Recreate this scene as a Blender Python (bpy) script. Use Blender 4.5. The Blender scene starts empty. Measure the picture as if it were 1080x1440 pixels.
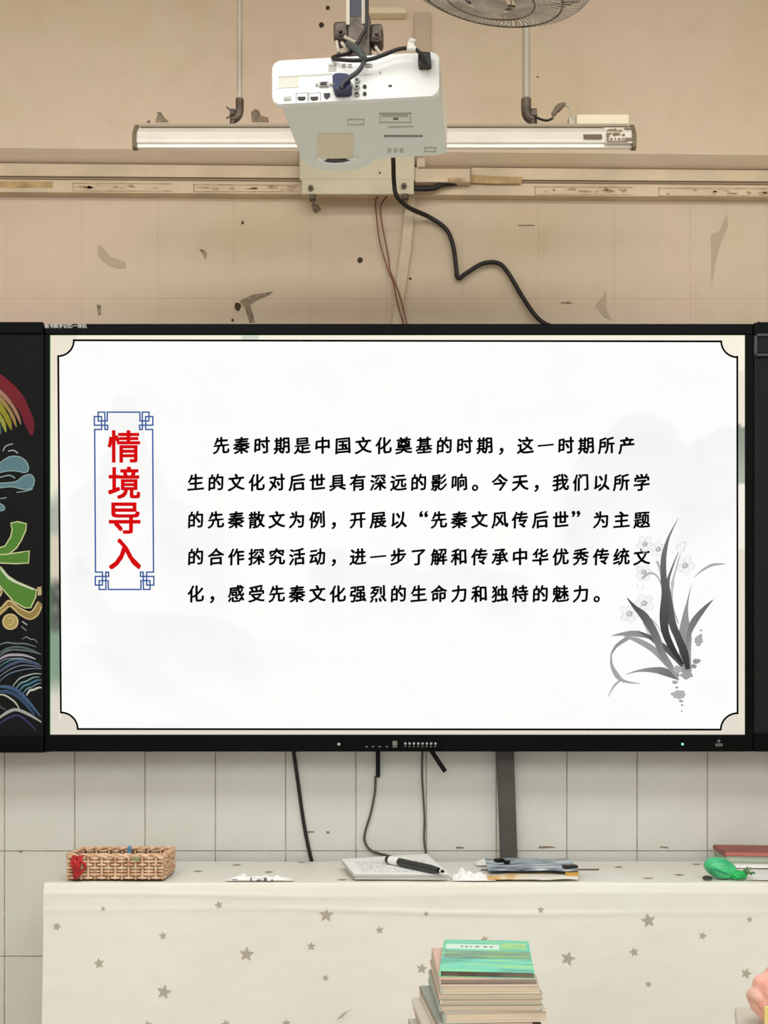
import bpy, bmesh, math, random
from mathutils import Vector, Matrix, noise

# ---------------------------------------------------------------- camera, world, lights
SC = bpy.context.scene
COL = SC.collection
F = 1565.0            # focal length in pixels of the 1080x1440 frame
CY = -3.16            # camera stands 3.16 m from the wall (wall face is y = 0)
ZC = 1.20             # eye height
HOR = 1000.0          # horizon row
WD = 3.16
cam_d = bpy.data.cameras.new('camera')
cam = bpy.data.objects.new('camera', cam_d)
COL.objects.link(cam)
cam.location = (0, CY, ZC)
cam.rotation_euler = (math.pi / 2, 0, 0)
cam_d.sensor_fit = 'VERTICAL'
cam_d.sensor_height = 36.0
cam_d.lens = F / 1440 * 36.0
cam_d.shift_y = (HOR - 720) / 1440.0
cam_d.clip_start = 0.05
SC.camera = cam

SC.view_settings.view_transform = 'Standard'
SC.view_settings.look = 'None'
SC.view_settings.exposure = 0.0
SC.view_settings.gamma = 1.0
SC.view_settings.use_curve_mapping = False

W = bpy.data.worlds.new('world')
SC.world = W
W.use_nodes = True
bgn = W.node_tree.nodes['Background']
bgn.inputs[0].default_value = (0.97, 1.0, 1.0, 1)
bgn.inputs[1].default_value = 0.72


def area(name, loc, rot, sx, sy, power, color):
    d = bpy.data.lights.new(name, 'AREA')
    d.shape = 'RECTANGLE'
    d.size, d.size_y = sx, sy
    d.energy = power
    d.color = color
    o = bpy.data.objects.new(name, d)
    o.location = loc
    o.rotation_euler = rot
    COL.objects.link(o)
    return o


area('ceiling_lamp_light', (0.2, -2.0, 3.30), (math.radians(0), 0, 0), 4.2, 0.9, 58, (0.97, 1.0, 1.0))
area('ceiling_lamp_light', (0.0, -4.6, 3.0), (math.radians(50), 0, 0), 4.0, 1.4, 72, (0.97, 1.0, 1.0))


# ---------------------------------------------------------------- helpers
def lin(c):
    def f(v):
        v /= 255.0
        return v / 12.92 if v <= 0.04045 else ((v + 0.055) / 1.055) ** 2.4
    return (f(c[0]), f(c[1]), f(c[2]), 1.0)


def P(px, py, d=WD):
    """a point at distance d from the camera plane that the photo shows at px, py"""
    return Vector(((px - 540) * d / F, CY + d, ZC - (py - HOR) * d / F))


def wpos(o):
    v = Vector((0, 0, 0))
    while o is not None:
        v += o.location
        o = o.parent
    return v


def link(name, me, mat=None, parent=None, smooth=False, local=False, loc=None):
    """link a mesh whose vertices are in world space as object under parent"""
    if loc is not None:
        me.transform(Matrix.Translation(-Vector(loc)))
    elif parent is not None and not local:
        me.transform(Matrix.Translation(-wpos(parent)))
    o = bpy.data.objects.new(name, me)
    COL.objects.link(o)
    if parent is not None:
        o.parent = parent
    if loc is not None:
        o.location = Vector(loc) - (wpos(parent) if parent else Vector((0, 0, 0)))
    if mat is not None and len(me.materials) == 0:
        me.materials.append(mat)
    if smooth:
        for p in me.polygons:
            p.use_smooth = True
    return o


def obj(name, bm, mat, parent=None, smooth=False, local=False, loc=None):
    me = bpy.data.meshes.new(name)
    bmesh.ops.recalc_face_normals(bm, faces=bm.faces)
    bm.to_mesh(me)
    bm.free()
    return link(name, me, mat, parent, smooth, local, loc)


def tag(o, label=None, cat=None, group=None, kind=None):
    if label:
        o['label'] = label
    if cat:
        o['category'] = cat
    if group:
        o['group'] = group
    if kind:
        o['kind'] = kind
    return o


def thing(name, label, cat, loc, group=None, rz=0):
    o = bpy.data.objects.new(name, None)
    o.empty_display_size = 0.05
    o.location = loc
    o.rotation_euler = (0, 0, rz)
    COL.objects.link(o)
    return tag(o, label, cat, group)


def B():
    return bmesh.new()


def box(bm, x0, x1, y0, y1, z0, z1, bev=0.0, mtx=None, seg=2):
    r = bmesh.ops.create_cube(bm, size=1.0)
    vs = r['verts']
    for v in vs:
        v.co = Vector(((x0 + x1) / 2 + v.co.x * (x1 - x0), (y0 + y1) / 2 + v.co.y * (y1 - y0), (z0 + z1) / 2 + v.co.z * (z1 - z0)))
    if bev > 0:
        es = list({e for v in vs for e in v.link_edges})
        rr = bmesh.ops.bevel(bm, geom=es, offset=bev, segments=seg, affect='EDGES', profile=0.5)
        vs = list({v for f in rr['faces'] for v in f.verts} | {v for v in vs if v.is_valid})
    if mtx is not None:
        for v in vs:
            v.co = mtx @ v.co
    return vs


def pbox(bm, px0, py0, px1, py1, d, th, back=None, bev=0.0):
    """box whose front face covers a pixel rectangle at distance d, th thick behind it"""
    a = P(px0, py1, d)
    b = P(px1, py0, d)
    return box(bm, a.x, b.x, a.y, a.y + th, a.z, b.z, bev)


def prism(bm, pts, y0, y1):
    """pts = (x, z) outline extruded from y0 to y1"""
    f = [bm.verts.new((x, y0, z)) for x, z in pts]
    b = [bm.verts.new((x, y1, z)) for x, z in pts]
    n = len(pts)
    bm.faces.new(f)
    bm.faces.new(list(reversed(b)))
    for i in range(n):
        bm.faces.new((f[i], b[i], b[(i + 1) % n], f[(i + 1) % n]))


def prism_z(bm, pts, z0, z1, bev=0.0):
    f = [bm.verts.new((x, y, z0)) for x, y in pts]
    b = [bm.verts.new((x, y, z1)) for x, y in pts]
    n = len(pts)
    fs = [bm.faces.new(list(reversed(f))), bm.faces.new(b)]
    for i in range(n):
        fs.append(bm.faces.new((f[i], f[(i + 1) % n], b[(i + 1) % n], b[i])))
    if bev > 0:
        es = list({e for q in fs for e in q.edges})
        bmesh.ops.bevel(bm, geom=es, offset=bev, segments=3, affect='EDGES', profile=0.5)


def catmull(pts, n=6):
    if len(pts) < 3:
        return [tuple(p) for p in pts]
    P0 = [pts[0]] + list(pts) + [pts[-1]]
    out = []
    for i in range(1, len(P0) - 2):
        a, b, c, d = P0[i - 1], P0[i], P0[i + 1], P0[i + 2]
        for k in range(n):
            t = k / n
            out.append(tuple(0.5 * ((2 * b[j]) + (-a[j] + c[j]) * t + (2 * a[j] - 5 * b[j] + 4 * c[j] - d[j]) * t * t + (-a[j] + 3 * b[j] - 3 * c[j] + d[j]) * t ** 3) for j in range(len(b))))
    out.append(tuple(pts[-1]))
    return out


def tube(bm, pts, r, seg=8, smooth=6, radii=None):
    pts = [Vector(p) for p in (catmull([tuple(p) for p in pts], smooth) if smooth else pts)]
    n = len(pts)
    up = Vector((0.13, 0.31, 0.94))
    rings = []
    prev = None
    for i, p in enumerate(pts):
        t = (pts[min(i + 1, n - 1)] - pts[max(i - 1, 0)])
        if t.length < 1e-9:
            t = Vector((0, 0, 1))
        t.normalize()
        if prev is None:
            a = t.cross(up)
            if a.length < 1e-3:
                a = t.cross(Vector((1, 0, 0)))
        else:
            a = prev - t * prev.dot(t)
        a.normalize()
        prev = a
        b = t.cross(a)
        rr = r if radii is None else radii[min(int(i * len(radii) / n), len(radii) - 1)]
        rings.append([bm.verts.new(p + (a * math.cos(2 * math.pi * k / seg) + b * math.sin(2 * math.pi * k / seg)) * rr) for k in range(seg)])
    for i in range(n - 1):
        for k in range(seg):
            bm.faces.new((rings[i][k], rings[i][(k + 1) % seg], rings[i + 1][(k + 1) % seg], rings[i + 1][k]))
    bm.faces.new(list(reversed(rings[0])))
    bm.faces.new(rings[-1])


def cyl(bm, p0, p1, r, seg=16, r2=None):
    p0, p1 = Vector(p0), Vector(p1)
    t = (p1 - p0).normalized()
    a = t.orthogonal().normalized()
    b = t.cross(a)
    r2 = r if r2 is None else r2
    A = [bm.verts.new(p0 + (a * math.cos(2 * math.pi * k / seg) + b * math.sin(2 * math.pi * k / seg)) * r) for k in range(seg)]
    C = [bm.verts.new(p1 + (a * math.cos(2 * math.pi * k / seg) + b * math.sin(2 * math.pi * k / seg)) * r2) for k in range(seg)]
    for k in range(seg):
        bm.faces.new((A[k], A[(k + 1) % seg], C[(k + 1) % seg], C[k]))
    bm.faces.new(list(reversed(A)))
    bm.faces.new(C)


def lathe(bm, prof, seg=32, mtx=None):
    rings = []
    for r, z in prof:
        if r < 1e-6:
            rings.append([bm.verts.new((0, 0, z))])
        else:
            rings.append([bm.verts.new((r * math.cos(2 * math.pi * k / seg), r * math.sin(2 * math.pi * k / seg), z)) for k in range(seg)])
    for i in range(len(rings) - 1):
        A, C = rings[i], rings[i + 1]
        for k in range(seg):
            k2 = (k + 1) % seg
            q = [A[k % len(A)], A[k2 % len(A)], C[k2 % len(C)], C[k % len(C)]]
            u = []
            for v in q:
                if v not in u:
                    u.append(v)
            if len(u) > 2:
                bm.faces.new(u)
    if mtx is not None:
        for rg in rings:
            for v in rg:
                v.co = mtx @ v.co


# ---------------------------------------------------------------- materials
MATS = {}


def mat(name, col, rough=0.6, metal=0.0, var=0.0, scale=8.0, col2=None, bump=0.0, bscale=60.0, spec=0.4, alpha=1.0, trans=0.0, emit=None, coat=0.0, stretch=None, lo=0.35, hi=0.65):
    if name in MATS:
        return MATS[name]
    m = bpy.data.materials.new(name)
    m.use_nodes = True
    nt = m.node_tree
    b = nt.nodes['Principled BSDF']
    b.inputs['Base Color'].default_value = lin(col)
    b.inputs['Roughness'].default_value = rough
    b.inputs['Metallic'].default_value = metal
    b.inputs['Specular IOR Level'].default_value = spec
    b.inputs['Alpha'].default_value = alpha
    b.inputs['Transmission Weight'].default_value = trans
    b.inputs['Coat Weight'].default_value = coat
    tc = nt.nodes.new('ShaderNodeTexCoord')
    mp = nt.nodes.new('ShaderNodeMapping')
    nt.links.new(tc.outputs['Object'], mp.inputs[0])
    if stretch:
        mp.inputs['Scale'].default_value = stretch
    if col2 or var:
        ns = nt.nodes.new('ShaderNodeTexNoise')
        ns.inputs['Scale'].default_value = scale
        ns.inputs['Detail'].default_value = 4
        nt.links.new(mp.outputs[0], ns.inputs['Vector'])
        cr = nt.nodes.new('ShaderNodeValToRGB')
        cr.color_ramp.elements[0].position = lo
        cr.color_ramp.elements[1].position = hi
        c2 = col2 or tuple(max(0, c * (1 - var)) for c in col)
        cr.color_ramp.elements[0].color = lin(c2)
        cr.color_ramp.elements[1].color = lin(col)
        nt.links.new(ns.outputs[0], cr.inputs[0])
        nt.links.new(cr.outputs[0], b.inputs['Base Color'])
    if bump:
        n2 = nt.nodes.new('ShaderNodeTexNoise')
        n2.inputs['Scale'].default_value = bscale
        n2.inputs['Detail'].default_value = 3
        nt.links.new(mp.outputs[0], n2.inputs['Vector'])
        bp = nt.nodes.new('ShaderNodeBump')
        bp.inputs['Strength'].default_value = bump
        bp.inputs['Distance'].default_value = 0.01
        nt.links.new(n2.outputs[0], bp.inputs['Height'])
        nt.links.new(bp.outputs[0], b.inputs['Normal'])
    if emit:
        b.inputs['Emission Color'].default_value = lin(emit[0])
        b.inputs['Emission Strength'].default_value = emit[1]
    MATS[name] = m
    return m


def mat_attr(name, emission=False, rough=0.8):
    if name in MATS:
        return MATS[name]
    m = bpy.data.materials.new(name)
    m.use_nodes = True
    nt = m.node_tree
    a = nt.nodes.new('ShaderNodeAttribute')
    a.attribute_name = 'Col'
    b = nt.nodes['Principled BSDF']
    if emission:
        nt.nodes.remove(b)
        e = nt.nodes.new('ShaderNodeEmission')
        nt.links.new(a.outputs['Color'], e.inputs[0])
        nt.links.new(e.outputs[0], nt.nodes['Material Output'].inputs[0])
    else:
        nt.links.new(a.outputs['Color'], b.inputs['Base Color'])
        b.inputs['Roughness'].default_value = rough
        b.inputs['Specular IOR Level'].default_value = 0.2
    MATS[name] = m
    return m


def emit_mat(name, col):
    m = bpy.data.materials.new(name)
    m.use_nodes = True
    nt = m.node_tree
    nt.nodes.remove(nt.nodes['Principled BSDF'])
    e = nt.nodes.new('ShaderNodeEmission')
    e.inputs[0].default_value = lin(col)
    nt.links.new(e.outputs[0], nt.nodes['Material Output'].inputs[0])
    MATS[name] = m
    return m


def wall_paint(name, c1, c2, c3):
    """aged cream paint: large soft patches of three neighbouring tones"""
    m = bpy.data.materials.new(name)
    m.use_nodes = True
    nt = m.node_tree
    b = nt.nodes['Principled BSDF']
    b.inputs['Roughness'].default_value = 0.7
    b.inputs['Specular IOR Level'].default_value = 0.25
    g = nt.nodes.new('ShaderNodeNewGeometry')
    n1 = nt.nodes.new('ShaderNodeTexNoise')
    n1.inputs['Scale'].default_value = 1.6
    n1.inputs['Detail'].default_value = 3
    nt.links.new(g.outputs['Position'], n1.inputs['Vector'])
    cr = nt.nodes.new('ShaderNodeValToRGB')
    cr.color_ramp.elements[0].position = 0.36
    cr.color_ramp.elements[0].color = lin(c1)
    cr.color_ramp.elements[1].position = 0.64
    cr.color_ramp.elements[1].color = lin(c3)
    e = cr.color_ramp.elements.new(0.5)
    e.color = lin(c2)
    nt.links.new(n1.outputs[0], cr.inputs[0])
    n2 = nt.nodes.new('ShaderNodeTexNoise')
    n2.inputs['Scale'].default_value = 14
    n2.inputs['Detail'].default_value = 6
    nt.links.new(g.outputs['Position'], n2.inputs['Vector'])
    c2r = nt.nodes.new('ShaderNodeValToRGB')
    c2r.color_ramp.elements[0].position = 0.25
    c2r.color_ramp.elements[0].color = (0.95, 0.94, 0.92, 1)
    c2r.color_ramp.elements[1].position = 0.5
    c2r.color_ramp.elements[1].color = (1, 1, 1, 1)
    nt.links.new(n2.outputs[0], c2r.inputs[0])
    mx = nt.nodes.new('ShaderNodeMix')
    mx.data_type = 'RGBA'
    mx.blend_type = 'MULTIPLY'
    mx.inputs[0].default_value = 1
    nt.links.new(cr.outputs[0], mx.inputs[6])
    nt.links.new(c2r.outputs[0], mx.inputs[7])
    nt.links.new(mx.outputs[2], b.inputs['Base Color'])
    bp = nt.nodes.new('ShaderNodeBump')
    bp.inputs['Strength'].default_value = 0.12
    bp.inputs['Distance'].default_value = 0.01
    nt.links.new(n2.outputs[0], bp.inputs['Height'])
    nt.links.new(bp.outputs[0], b.inputs['Normal'])
    MATS[name] = m
    return m


M_PAINT = wall_paint('cream_wall_paint', (214, 194, 164), (217, 197, 173), (222, 197, 175))
M_PAINT2 = wall_paint('cream_painted_tile', (206, 187, 160), (207, 189, 165), (213, 189, 168))
M_TILE = mat('white_glazed_tile', (221, 220, 212), rough=0.28, col2=(214, 213, 204), scale=5, spec=0.4)
M_GROUT = mat('grey_tile_grout', (178, 170, 156), rough=0.9, var=0.2, scale=30)
M_CHIP = mat('bare_plaster_chip', (160, 143, 120), rough=0.95, var=0.25, scale=60)
M_HOLE = mat('dark_hole', (70, 56, 42), rough=0.95)
M_TRUNK = mat('beige_painted_trunking', (218, 196, 166), rough=0.55, var=0.10, scale=7)
M_TRUNK_D = mat('beige_edge_and_shadow', (150, 130, 106), rough=0.7)  # darker beige: joint cover edges, and shadow lines painted on the runs
M_STEEL = mat('galvanised_pipe', (188, 178, 160), rough=0.45, metal=0.15, var=0.1)
M_STEEL_D = mat('dull_dark_fitting', (112, 98, 84), rough=0.5, metal=0.4, var=0.3, scale=40)
M_ALU = mat('pale_lamp_aluminium', (236, 228, 216), rough=0.35, metal=0.15, var=0.04, scale=10)
M_CAP = mat('brown_lamp_end_cap', (112, 98, 72), rough=0.6)
M_BLACK = mat('black_plastic', (14, 14, 15), rough=0.4, spec=0.15)
M_BEZEL = mat('black_glossy_bezel', (6, 8, 8), rough=0.4, spec=0.07)
M_BOARD = mat('black_writing_board', (18, 21, 22), rough=0.6, var=0.15, scale=5, spec=0.12)
M_BOARD_R = mat('charcoal_side_board', (30, 30, 30), rough=0.6, spec=0.12)
M_CABLE = mat('black_rubber_cable', (30, 26, 24), rough=0.5)
M_CABLE_G = mat('grey_cable', (84, 80, 72), rough=0.5)
M_CABLE_R = mat('thin_red_brown_wire', (128, 72, 56), rough=0.5)
M_PROJ = mat('projector_grey_white_shell', (228, 232, 222), rough=0.5, spec=0.3)
M_PROJ_W = mat('projector_white_panel', (238, 238, 234), rough=0.45)
M_GREYP = mat('grey_port_metal', (150, 148, 142), rough=0.4, metal=0.5)
M_DGREY = mat('dark_port_plastic', (38, 36, 36), rough=0.5)
M_BLUE = mat('blue_vga_plug', (26, 30, 74), rough=0.45)
M_PRINT = mat('grey_label_print', (118, 116, 108), rough=0.7)
M_PRINT_L = mat('pale_label_print', (186, 188, 176), rough=0.7)
M_WTAG = mat('white_cable_tag', (232, 228, 220), rough=0.5)
M_PAPER = mat('white_paper', (246, 246, 244), rough=0.8, var=0.03)
M_PAGES = mat('cream_page_block', (236, 220, 198), rough=0.85, col2=(200, 182, 158), scale=3, stretch=(1, 1, 160))
M_WICKER = mat('natural_wicker', (242, 210, 178), rough=0.7, col2=(196, 148, 112), scale=60)
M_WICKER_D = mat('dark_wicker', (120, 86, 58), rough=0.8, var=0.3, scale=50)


# ---------------------------------------------------------------- the setting
def slab(name, mats, *args):
    bm = B()
    box(bm, *args)
    o = obj(name, bm, mats)
    o['kind'] = 'structure'
    return o


M_FLOOR = mat('terrazzo_floor', (205, 200, 188), rough=0.4, var=0.10, scale=30)
floor = slab('floor', M_FLOOR, -3.2, 3.2, -5.6, 0.12, -0.1, 0.0)
ceiling = slab('ceiling', mat('white_ceiling_paint', (232, 226, 214), rough=0.8), -3.2, 3.2, -5.6, 0.12, 3.38, 3.5)
wl = slab('wall_left', M_PAINT, -3.3, -3.2, -5.6, 0.12, 0.0, 3.38)
wr = slab('wall_right', M_PAINT, 3.2, 3.3, -5.6, 0.12, 0.0, 3.38)

# back wall: slab, tiled dado (joints recessed), painted tiles above the boards, beam
wall = slab('wall_back', M_PAINT, -3.2, 3.2, 0.006, 0.14, 0.0, 3.38)
bm = B()
box(bm, -3.2, 3.2, 0.0022, 0.006, 0.0, 1.36)
obj('tile_grout', bm, M_GROUT, wall)


def tile_mesh(name, w, h, m, gap, th=0.0055, bev=0.0012):
    bm = B()
    box(bm, gap / 2, w - gap / 2, 0, th, gap / 2, h - gap / 2, bev, seg=1)
    me = bpy.data.meshes.new(name)
    bmesh.ops.recalc_face_normals(bm, faces=bm.faces)
    bm.to_mesh(me)
    bm.free()
    me.materials.append(m)
    return me


rnd = random.Random(5)
TW, TH = 98.9 * WD / F, 148 * WD / F
tm = tile_mesh('tile', TW, TH, M_TILE, 0.0027)
x0 = (6 - 540) * WD / F
z1 = ZC - (1049 - HOR) * WD / F
for r in range(4):
    for c in range(-4, 15):
        o = bpy.data.objects.new('tile', tm)
        o.location = (x0 + c * TW, rnd.uniform(0, 0.0006), z1 - (r + 1) * TH)
        o.parent = wall
        COL.objects.link(o)
PW, PH = 107 * WD / F, 148 * WD / F
bm = B()
box(bm, -3.2, 3.2, 0.0011, 0.0065, 1.36, 2.9)
obj('painted_joints', bm, M_PAINT2, wall)
pm = tile_mesh('painted_tile', PW, PH, M_PAINT2, 0.0009, th=0.0055, bev=0.0005)
x0 = (8 - 540) * WD / F
z1 = ZC - (272 - HOR) * WD / F
for r in range(2):
    for c in range(-4, 14):
        o = bpy.data.objects.new('painted_tile', pm)
        o.location = (x0 + c * PW, rnd.uniform(0, 0.0004), z1 - (r + 1) * PH)
        o.parent = wall
        COL.objects.link(o)

# the beam above: stands 70 mm proud of the tiles, its underside seen from below
BD = WD - 0.055        # distance of the beam face


def pxz(px, py, d):
    v = P(px, py, d)
    return (v.x, v.z)


bm = B()
beam_l = ZC - (208 - HOR) * BD / F
beam_r = ZC - (218 - HOR) * BD / F
sl = (beam_r - beam_l) / (P(1080, 0, BD).x - P(0, 0, BD).x)
xl = P(0, 0, BD).x
prism(bm, [(-3.2, beam_l + sl * (-3.2 - xl)), (3.2, beam_l + sl * (3.2 - xl)), (3.2, 3.38), (-3.2, 3.38)], -0.055, 0.006)
for v in bm.verts:
    if v.co.z < 3 and v.co.y > 0:
        v.co.z -= .047
bm2 = None
tag(obj('trim_1', bm, M_PAINT), kind='structure')


def blob_poly(cx, cy, rx, ry, n=14, jit=0.25, seed=0, ang=0):
    r = random.Random(seed)
    pts = []
    for k in range(n):
        t = 2 * math.pi * k / n
        q = 1 + r.uniform(-jit, jit)
        x, y = rx * q * math.cos(t), ry * q * math.sin(t)
        pts.append((cx + x * math.cos(ang) - y * math.sin(ang), cy + x * math.sin(ang) + y * math.cos(ang)))
    return pts


def decal(bm, pts, d, th=0.0006):
    prism(bm, [pxz(x, y, d) for x, y in pts], CY + d, CY + d + th)


def chip(name, plist, d, m, parent):
    bm = B()
    for pts in plist:
        decal(bm, pts, d)
    return obj(name, bm, m, parent)


FB = BD - 0.0005
FWp = WD - 0.0008
for pts in ([(218, 172), (222, 160), (219, 157), (226, 158), (232, 166), (238, 172)],
            [(354, 172), (353, 158), (358, 153), (364, 155), (367, 163), (377, 165), (378, 172)]):
    chip('peeled_paint_patch', [pts], FB, M_CHIP, wall)
for (x, y, r) in ((461, 11, 3.2), (452, 35, 4)):
    chip('screw_hole', [blob_poly(x, y, r, r, 10, .1, 3)], FB, M_HOLE, wall)
for (x, y, r) in ((756, 108, 1.8), (209, 171, 2.6)):
    chip('screw_hole', [blob_poly(x, y, r, r * .8, 8, .1, 3)], FB, M_CHIP, wall)
for pts in ([(137, 346), (143, 345), (148, 352), (155, 361), (176, 368), (177, 377), (164, 377), (152, 373), (143, 366), (138, 358)],
            [(280, 350), (287, 351), (291, 357), (289, 366), (286, 359)],
            [(337, 423), (356, 414), (384, 410), (378, 415), (360, 423), (352, 429), (359, 454), (351, 454), (345, 435)],
            [(136, 428), (142, 429), (142, 442), (138, 444)],
            [(837, 430), (846, 418), (853, 408), (852, 432), (860, 450), (850, 446)],
            [(1000, 330), (1012, 325), (1022, 300), (1024, 318), (1012, 345), (1004, 382), (1001, 400)],
            [(438, 288), (447, 287), (452, 295), (444, 300), (440, 297)]):
    chip('peeled_paint_patch', [pts], FWp, M_CHIP if pts[0][0] not in (837, 1000, 137) else mat('faded_stain', (184, 166, 142), rough=.9), wall)
for (x, y, rx, ry) in ((506, 366, 4, 4.2), (341, 313, 1.6, 3), (334, 431, 4.5, 6), (327, 450, 2, 2), (577, 392, 2, 1.6)):
    chip('screw_hole', [blob_poly(x, y, rx, ry, 9, .2, int(x))], FWp, M_HOLE, wall)
for pts in ([(729, 316), (752, 316), (752, 317.6), (729, 318)], [(788, 425), (800, 424), (806, 427), (790, 427)],
            [(928, 1190), (940, 1191), (940, 1193), (928, 1192)], [(758, 1190), (775, 1190), (783, 1192), (758, 1193)],
            [(431, 1169), (442, 1169), (442, 1170.6), (431, 1171)], [(459, 1169), (463, 1169), (463, 1172), (459, 1172)],
            [(27, 1196), (31, 1196), (31, 1199), (27, 1199)], [(641, 1191), (652, 1191), (652, 1193), (641, 1193)]):
    chip('scuff_mark', [pts], FWp, M_CHIP, wall)

# ---- cable trunking under the beam (two runs) --------------------------------


def run(name, label, yl, yr, hl, hr, d, th, m, px0=-600, px1=1700, shadow_line=True):
    """long box following the slightly sagging beam; y given at px 0 and px 1080 (top), h = height"""
    def yy(px, a, b):
        return a + (b - a) * px / 1080
    t = thing(name, label, 'trunking', P((px0 + px1) / 2, yy(540, yl, yr), d) + Vector((0, th, 0)))
    bm = B()
    a = [pxz(px0, yy(px0, yl, yr), d), pxz(px1, yy(px1, yl, yr), d), pxz(px1, yy(px1, yl + hl, yr + hr), d), pxz(px0, yy(px0, yl + hl, yr + hr), d)]
    prism(bm, a, CY + d, CY + d + th)
    obj('channel', bm, m, t)
    if shadow_line:  # dark strip paints the shadow line along the top of the run
        bm = B()
        a = [pxz(px0, yy(px0, yl, yr), d - .004), pxz(px1, yy(px1, yl, yr), d - .004), pxz(px1, yy(px1, yl, yr) + 2.2, d - .004), pxz(px0, yy(px0, yl, yr) + 2.2, d - .004)]
        prism(bm, a, CY + d - .004, CY + d)
        obj('edge_and_shadow_line', bm, M_TRUNK_D, t)
    return t


run('cable_trunking', 'beige painted trunking, upper run directly under the beam', 226, 236, 21, 19, WD - .035, .035, M_TRUNK, px0=-550, px1=1600)
tr2 = run('cable_trunking', 'beige trunking, lower run with peeling tape along the wall', 249, 257, 21, 20, WD - .028, .028, M_TRUNK, px0=-550, px1=1600)
M_TAPE = mat('old_yellow_tape', (196, 164, 112), rough=0.6, var=0.2, scale=20)
M_SCUF = mat('scuffed_tape_residue', (200, 168, 134), rough=0.9, col2=(150, 124, 92), scale=45)
d2 = WD - .0288
for pts, m in (([(0, 255), (74, 255.5), (74, 264), (0, 264)], M_TAPE),):
    chip('tape_strip', [pts], d2, m, tr2)
for x0_, x1_, y0_, y1_ in ((102, 242, 257, 268), (272, 420, 259, 269), (752, 890, 262, 273), (926, 1090, 264, 275)):
    bm = B()
    for a in ([(x0_, y0_), (x1_, y0_ + 1), (x1_, y0_ + 2), (x0_, y0_ + 1)], [(x0_, y1_), (x1_, y1_), (x1_, y1_ + 1), (x0_, y1_ + 1)], [(x0_, y0_), (x0_ + 1.2, y0_), (x0_ + 1.2, y1_), (x0_, y1_)]):
        decal(bm, a, d2)
    r_ = random.Random(int(x0_))
    for k in range(9):
        cx = r_.uniform(x0_ + 5, x1_ - 8)
        decal(bm, blob_poly(cx, r_.uniform(y0_ + 2, y1_ - 2), r_.uniform(2, 9), r_.uniform(.7, 2.4), 9, .45, k), d2)
    obj('peeling_tape_residue', bm, M_SCUF, tr2)

# small joint box and tape to the right of the projector bracket
t = thing('trunking_joint', 'short beige trunking cover piece right of the bracket box', 'trunking', P(622, 257, WD - .04))
bm = B()
pbox(bm, 583, 235, 662, 256, WD - .055, .02, bev=.002)
pbox(bm, 586, 222, 598, 236, WD - .055, .02, bev=.002)
obj('cover', bm, M_TRUNK, t)
bm = B()
pbox(bm, 588, 234.2, 664, 236, WD - .058, .004)
pbox(bm, 661.5, 235, 663, 257, WD - .058, .004)
obj('edge_and_shadow_line', bm, M_TRUNK_D, t)
bm = B()
pbox(bm, 630, 250, 655, 255, WD - .0562, .0012)
obj('chipped_patch', bm, M_SCUF, t)
bm = B()
vs = [(662, 246), (700, 248), (735, 249), (733, 258), (690, 258), (662, 257)]
decal(bm, vs, WD - .037, .0015)
tag(obj('brown_tape', bm, M_TAPE, loc=P(700, 252, WD - .037)), 'strip of brown tape on trunking beside the joint cover', 'tape')

# vertical trunking on the beam and slanting on the wall
bm = B()
pbox(bm, 583, 17, 605, 205, BD - .016, .016, bev=.0015)
tag(obj('vertical_trunking', bm, mat('grey_beige_trunking', (196, 178, 154), rough=.6, var=.06), loc=P(594, 205, BD)), 'greyish vertical cable trunking on the beam behind the projector', 'trunking')
bm = B()
d = WD - .014
prism(bm, [pxz(571, 276, d), pxz(584, 276, d), pxz(578, 350, d), pxz(568, 420, d), pxz(563, 470, d), pxz(550, 470, d), pxz(557, 400, d), pxz(565, 340, d)], CY + d, CY + d + .0135)
tag(obj('slanting_trunking', bm, mat('cream_trunking', (214, 196, 168), rough=.6, var=.08), loc=P(565, 470, WD)), 'cream slanting cable trunking on wall between bracket and screen', 'trunking')
bm = B()
pbox(bm, 516, 9, 571, 18, BD - .03, .03, bev=.004)
tag(obj('short_trunking', bm, mat('pale_cream_trunking', (226, 212, 182), rough=.5), loc=P(545, 18, BD)), 'short pale horizontal trunking at top beside projector pole', 'trunking')

# ---- bracket box behind the projector ---------------------------------------
t = thing('mounting_bracket', 'cream metal bracket box on the wall behind the projector', 'bracket', P(500, 275, WD))
M_BR = mat('cream_enamel_metal', (204, 193, 164), rough=0.45, var=0.05)
bm = B()
pbox(bm, 421, 205, 583, 253, WD - .066, .012, bev=.003)
obj('housing', bm, M_BR, t)
bm = B()
pbox(bm, 424, 252, 582, 273, WD - .072, .010, bev=.002)
obj('mounting_rail', bm, M_BR, t)
for cx, cy in ((437, 265), (568, 262)):
    bm = B()
    c = P(cx, cy, WD - .073)
    cyl(bm, c + Vector((0, -.006, 0)), c + Vector((0, .002, 0)), .008, 6)
    cyl(bm, c + Vector((0, -.012, 0)), c + Vector((0, 0, 0)), .0035, 8)
    obj('bolt', bm, M_STEEL_D, t)
for cx, cy in ((440, 278), (570, 277)):
    bm = B()
    c = P(cx, cy, WD - .067)
    cyl(bm, c + Vector((0, 0, .006)), c + Vector((0, 0, -.008)), .010, 6)
    cyl(bm, c + Vector((0, 0, 0)), c + Vector((.002, 0, -.02)), .004, 8)
    obj('bolt', bm, M_STEEL_D, t)
bm = B()
cyl(bm, P(534, 243, WD - .068), P(534, 243, WD - .065), .003, 8)
obj('rivet', bm, M_STEEL_D, t)

# ---------------------------------------------------------------- blackboard lamp
LD = 2.65
lt = thing('blackboard_lamp', 'long pale aluminium board lamp hanging on two pipes', 'lamp', P(541, 210, LD))


def L(px, py, dy=0.0):
    return P(px, py, LD) + Vector((0, dy, 0))


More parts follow.
